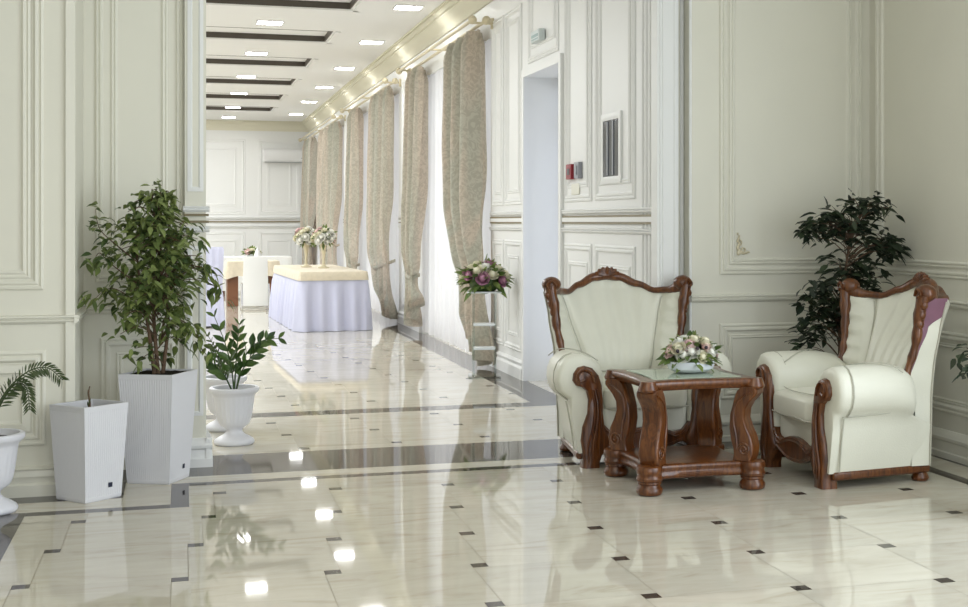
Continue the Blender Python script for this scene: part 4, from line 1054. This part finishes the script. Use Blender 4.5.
def covered_chair(label, loc, rz, mcloth, h=.88, low=True):
    t = thing('dining_chair', label, 'chair', loc, rz, 'covered chairs in the hall')   # front faces +y
    mb = MB(); rings = []
    for z, wd, y0, y1 in ((0.07 if low else .40, .20, -.235, -.18), (.3, .20, -.24, -.185), (.47, .197, -.24, -.18), (.7, .193, -.265, -.205), (h - .03, .188, -.29, -.23), (h, .178, -.287, -.237)):
        rings.append([(-wd, y0 + .012, z), (-wd + .03, y0, z), (0, y0 - .004, z), (wd - .03, y0, z), (wd, y0 + .012, z), (wd, y1, z), (0, y1 + .004, z), (-wd, y1, z)])
    mb.loft(rings); mb.build('backrest', mcloth, t, smooth=50)
    mb = MB(); mb.box(-.19, .19, -.2, .24, .42, .49); mb.build('seat', mcloth, t, bevel=.02)
    for sx in (-1, 1):
        mb = MB(); mb.tube(smooth_path([(sx * .21, -.2, .43), (sx * .215, -.22, .25), (sx * .215, -.23, .03), (sx * .215, -.15, .013), (sx * .215, .2, .013), (sx * .215, .24, .04), (sx * .21, .22, .25), (sx * .2, .2, .43)], 4), .013, 8); mb.build('leg_frame', M['chrome'], t)
    mb = MB(); mb.tube([(-.215, -.21, .03), (.215, -.21, .03)], .012, 8); mb.tube([(-.215, .22, .03), (.215, .22, .03)], .012, 8); mb.build('cross_bar', M['chrome'], t)
    return t
covered_chair('white upholstered chrome chair with its back turned, at the beige clothed table', (1.13, 23.5, 0), 0, M['wcloth'])

DT = thing('dining_table', 'brown dining table with a short beige cloth behind the chrome chair', 'table', (1.15, 24.75, 0))
mb = MB(); mb.box(-.42, .42, -.40, .5, .72, .755); mb.build('table_top', M['brown'], DT, smooth=0)
for x in (-.34, .34):
    mb = MB(); mb.box(x - .09, x + .09, -.34, .42, 0, .72); mb.build('leg', M['brown'], DT, bevel=.005)
mb = MB()
def cl(u, v):
    x = lerp(-.44, .44, u); y = lerp(-.42, .52, v); return (x, y, .765)
ring0 = []; tot = 4
def cring(z, off, amp):
    out = []
    for k in range(160):
        d = k / 160 * 4; q = int(d); f = d - q; o = off + amp * math.sin(d * 24)
        c = [(-.43, -.41), (.43, -.41), (.43, .51), (-.43, .51)]; a = c[q]; b = c[(q + 1) % 4]; nx = [(0, -1), (1, 0), (0, 1), (-1, 0)][q]
        out.append((lerp(a[0], b[0], f) + nx[0] * o, lerp(a[1], b[1], f) + nx[1] * o, z - (abs(math.sin(f * PI * 2)) * -.05 if off > .03 else 0)))
    return out
mb.loft([cring(.47, .04, .016), cring(.62, .022, .008), cring(.745, .008, .002), cring(.768, 0, 0)], cap0=False); mb.build('tablecloth', M['beige'], DT, smooth=60)

WT = thing('dining_table', 'table under a plain white cloth in front of the far wall', 'table', (1.35, 28.4, 0))
mb = MB(); mb.box(-.7, .7, -.45, .45, .70, .74); mb.build('table_top', M['brown'], WT, smooth=0)
for sx in (-.6, .6):
    for sy in (-.38, .38):
        mb = MB(); mb.box(sx - .03, sx + .03, sy - .03, sy + .03, 0, .70); mb.build('leg', M['brown'], WT, smooth=0)
mb = MB()
def wr(z, off, amp):
    out = []
    for k in range(200):
        d = k / 200 * 4; q = int(d); f = d - q; o = off + amp * math.sin(d * 36)
        c = [(-.7, -.45), (.7, -.45), (.7, .45), (-.7, .45)]; a = c[q]; b = c[(q + 1) % 4]; nx = [(0, -1), (1, 0), (0, 1), (-1, 0)][q]
        out.append((lerp(a[0], b[0], f) + nx[0] * o, lerp(a[1], b[1], f) + nx[1] * o, z))
    return out
mb.loft([wr(.10, .06, .02), wr(.45, .03, .012), wr(.72, .01, .003), wr(.755, 0, 0)], cap0=False); mb.build('tablecloth', M['wcloth'], WT, smooth=60)
ct = thing('flower_arrangement', 'small low flower centrepiece on the white clothed table', 'flower arrangement', (1.30, 28.2, .756))
mb = MB(); mb.lathe([(.07, 0), (.11, .015), (.11, .04), (.09, .05)], 18); mb.build('dish', M['white'], ct)
bouquet(ct, (0, 0, .07), .15, .12, .08, ['whitep', 'rose', 'creamp'], 9, .1, random.Random(71), .04, .055, 50, .11)
nk = MB(); nk.loft([[(.08 * math.cos(a) * s_, .08 * math.sin(a) * s_, z) for a in [2 * PI * k / 12 for k in range(12)]] for z, s_ in ((0, 1), (.06, .8), (.13, .45), (.2, .05))])
tag(nk.build('napkin', M['white'], loc=(1.40, 27.98, .756)), 'white folded napkin cone beside the low centrepiece', 'napkin')

# covered chairs at the left, seen past the ficus
def slip_chair(label, loc, rz, h):
    t = thing('dining_chair', label, 'chair', loc, rz, 'slip-covered chairs by the pilaster')
    mb = MB(); rings = []
    for z, wd, y0, y1, am in ((.02, .27, -.30, .26, .012), (.3, .25, -.28, .25, .008), (.47, .24, -.26, .24, .004)):
        r_ = []
        for k in range(80):
            d = k / 80 * 4; q = int(d); f = d - q; c = [(-wd, y0), (wd, y0), (wd, y1), (-wd, y1)]; a = c[q]; b = c[(q + 1) % 4]; nx = [(0, -1), (1, 0), (0, 1), (-1, 0)][q]; o = am * math.sin(d * 25)
            r_.append((lerp(a[0], b[0], f) + nx[0] * o, lerp(a[1], b[1], f) + nx[1] * o, z))
        rings.append(r_)
    mb.loft(rings); mb.build('seat_cover', M['skirt'], t, smooth=60)
    mb = MB(); rings = []
    for z, wd, y0, y1 in ((.46, .235, -.26, -.20), (.75, .24, -.29, -.23), (h - .04, .255, -.33, -.27), (h, .24, -.325, -.28)):
        r_ = []
        for k in range(40):
            u = k / 19 if k < 20 else (39 - k) / 19; y = y0 if k < 20 else y1
            r_.append((lerp(-wd, wd, u), y + .008 * math.sin(u * 34) * (1 if k < 20 else .5), z))
        rings.append(r_)
    mb.loft(rings); mb.build('back_cover', M['skirt'], t, smooth=60)
slip_chair('lavender white slip-covered chair half hidden by the pilaster and ficus', (.28, 19.9, 0), 0, 1.10)

# ------------------------------------------------------------------ small wall things
ac = thing('air_conditioner', 'white wall air conditioner high on the far end wall', 'air conditioner', (2.42, 34.8, 3.05))
mb = MB(); mb.prism([(0, -.15), (0, .16), (-.2, .17), (-.235, .12), (-.235, -.08), (-.19, -.15)], lambda a, b, x: (x, a, b), -.56, .56); mb.build('body', M['white'], ac, bevel=.012)
mb = MB(); mb.box(-.52, .52, -.215, -.13, -.158, -.150); mb.build('louvre', M['grey'], ac, smooth=0)
mb = MB(); mb.box(.34, .46, -.238, -.236, -.06, -.045); mb.build('display', M['grey'], ac, smooth=0)

ex = thing('exit_sign', 'small pale emergency light box on the panel over the side doorway', 'sign', (RW - .025, 11.62, 3.05))
mb = MB(); mb.box(-.04, .02, -.14, .14, -.05, .05); mb.build('housing', M['exit'], ex, bevel=.01)
mb = MB(); mb.box(-.043, -.040, -.11, .11, -.012, .012); mb.box(-.043, -.040, -.11, .11, -.035, -.025); mb.build('strip', M['exitg'], ex, smooth=0)

fa_ = thing('fire_alarm', 'small dark red fire alarm call point on the wall by the doorway', 'fire alarm', (RW, 10.62, 1.84))
mb = MB(); mb.box(-.04, 0, -.075, .075, -.06, .06); mb.build('housing', M['red'], fa_, bevel=.006)
mb = MB(); mb.box(-.043, -.04, -.035, .035, -.025, .025); mb.build('push_plate', M['berry'], fa_, smooth=0)
sw = thing('wall_switch', 'grey switch box mounted right beside the red fire alarm', 'switch', (RW, 10.41, 1.845))
mb = MB(); mb.box(-.035, 0, -.065, .065, -.065, .065); mb.build('housing', M['grey'], sw, bevel=.005)
mb = MB(); mb.box(-.041, -.035, -.03, .03, -.035, .035); mb.build('rocker', M['grey'], sw, smooth=0)
so = thing('wall_socket', 'white blank plate mounted just below the red fire alarm', 'socket', (RW, 10.52, 1.70))
mb = MB(); mb.box(-.012, 0, -.11, .11, -.045, .045); mb.build('plate', M['trim'], so, bevel=.004)

cb = thing('wall_cabinet', 'narrow dark glass panel set in a white frame on the hall wall', 'panel', (RW, 9.56, 1.99))
mb = MB()
frame(mb, lambda u, z, h: (-h, u, z), -.24, .24, -.27, .24, [(0, 0), (0, .016), (.03, .018), (.05, .016), (.05, 0)]); mb.build('frame', M['hallwall'], cb, smooth=30)
mb = MB(); mb.box(-.014, -.002, -.192, .192, -.222, .192); mb.build('glass_panel', M['panel'], cb, smooth=0)
for y in (-.06, .07):
    mb = MB(); mb.box(-.020, -.014, y - .012, y + .012, -.21, .18); mb.build('mullion', M['grey'], cb, smooth=0)

# ------------------------------------------------------------------ light
w = bpy.data.worlds.new('World'); SC.world = w; w.use_nodes = True
bg = w.node_tree.nodes['Background']; bg.inputs[0].default_value = (.86, .92, 1.0, 1); bg.inputs[1].default_value = .7
def area(name, loc, rot, sx, sy, e, col):
    L = bpy.data.lights.new(name, 'AREA'); L.shape = 'RECTANGLE'; L.size = sx; L.size_y = sy; L.energy = e; L.color = col
    o = bpy.data.objects.new(name, L); COL.objects.link(o); o.location = loc; o.rotation_euler = rot; return o
DAY = (.84, .92, 1.0)
# daylight entering through the lobby's own windows (behind and to the right of the camera)
area('window_daylight', (4.44, .85, 1.65), (0, PI / 2, 0), 3.0, 2.6, 150, DAY)
area('window_daylight', (4.44, 4.25, 1.65), (0, PI / 2, 0), 3.0, 2.6, 150, DAY)
area('window_daylight', (-2.5, -3.15, 1.75), (PI / 2, 0, 0), 2.9, 2.8, 50, DAY)
area('window_daylight', (1.5, -3.15, 1.75), (PI / 2, 0, 0), 2.9, 2.8, 110, DAY)
# daylight at the hall windows and the glazed side door
for y0, y1, z1 in ((13.7, 17.9, 3.3), (19.9, 24.7, 3.3), (27.1, 32.6, 3.3)):
    area('window_daylight', (3.40, (y0 + y1) / 2, z1 / 2), (0, PI / 2, 0), z1 - .1, y1 - y0 - .1, 62, (.93, .95, 1))
area('door_daylight', (3.40, 11.57, 1.4), (0, PI / 2, 0), 2.6, 1.15, 16, (.75, .77, 1))
# unseen area lights added left of the view to brighten the hall
for x in (-.6, -2.3):
    for k in range(7): area('overhead_light', (x, 11.5 + 3.4 * k, 3.88), (0, 0, 0), .6, .6, 82, (.93, .965, 1))
# unseen warm area light under the lobby ceiling
area('overhead_light', (0, 3.0, 3.85), (0, 0, 0), 2.5, 2.5, 60, (1, .92, .76))

# ------------------------------------------------------------------ camera
cam = bpy.data.cameras.new('Camera'); co = bpy.data.objects.new('Camera', cam); COL.objects.link(co)
cam.sensor_width = 36; cam.lens = 1382 / 968 * 36; cam.sensor_fit = 'HORIZONTAL'
cam.shift_x = -(613.8 - 484) / 968; cam.shift_y = -(303.5 - 221.9) / 968
cam.clip_start = .05; cam.clip_end = 200
co.location = (0, 0, EYE); co.rotation_euler = (PI / 2, 0, -.3022)
SC.camera = co
SC.view_settings.view_transform = 'Standard'; SC.view_settings.look = 'None'; SC.view_settings.gamma = 1
SC.view_settings.use_curve_mapping = False; SC.view_settings.exposure = -.38
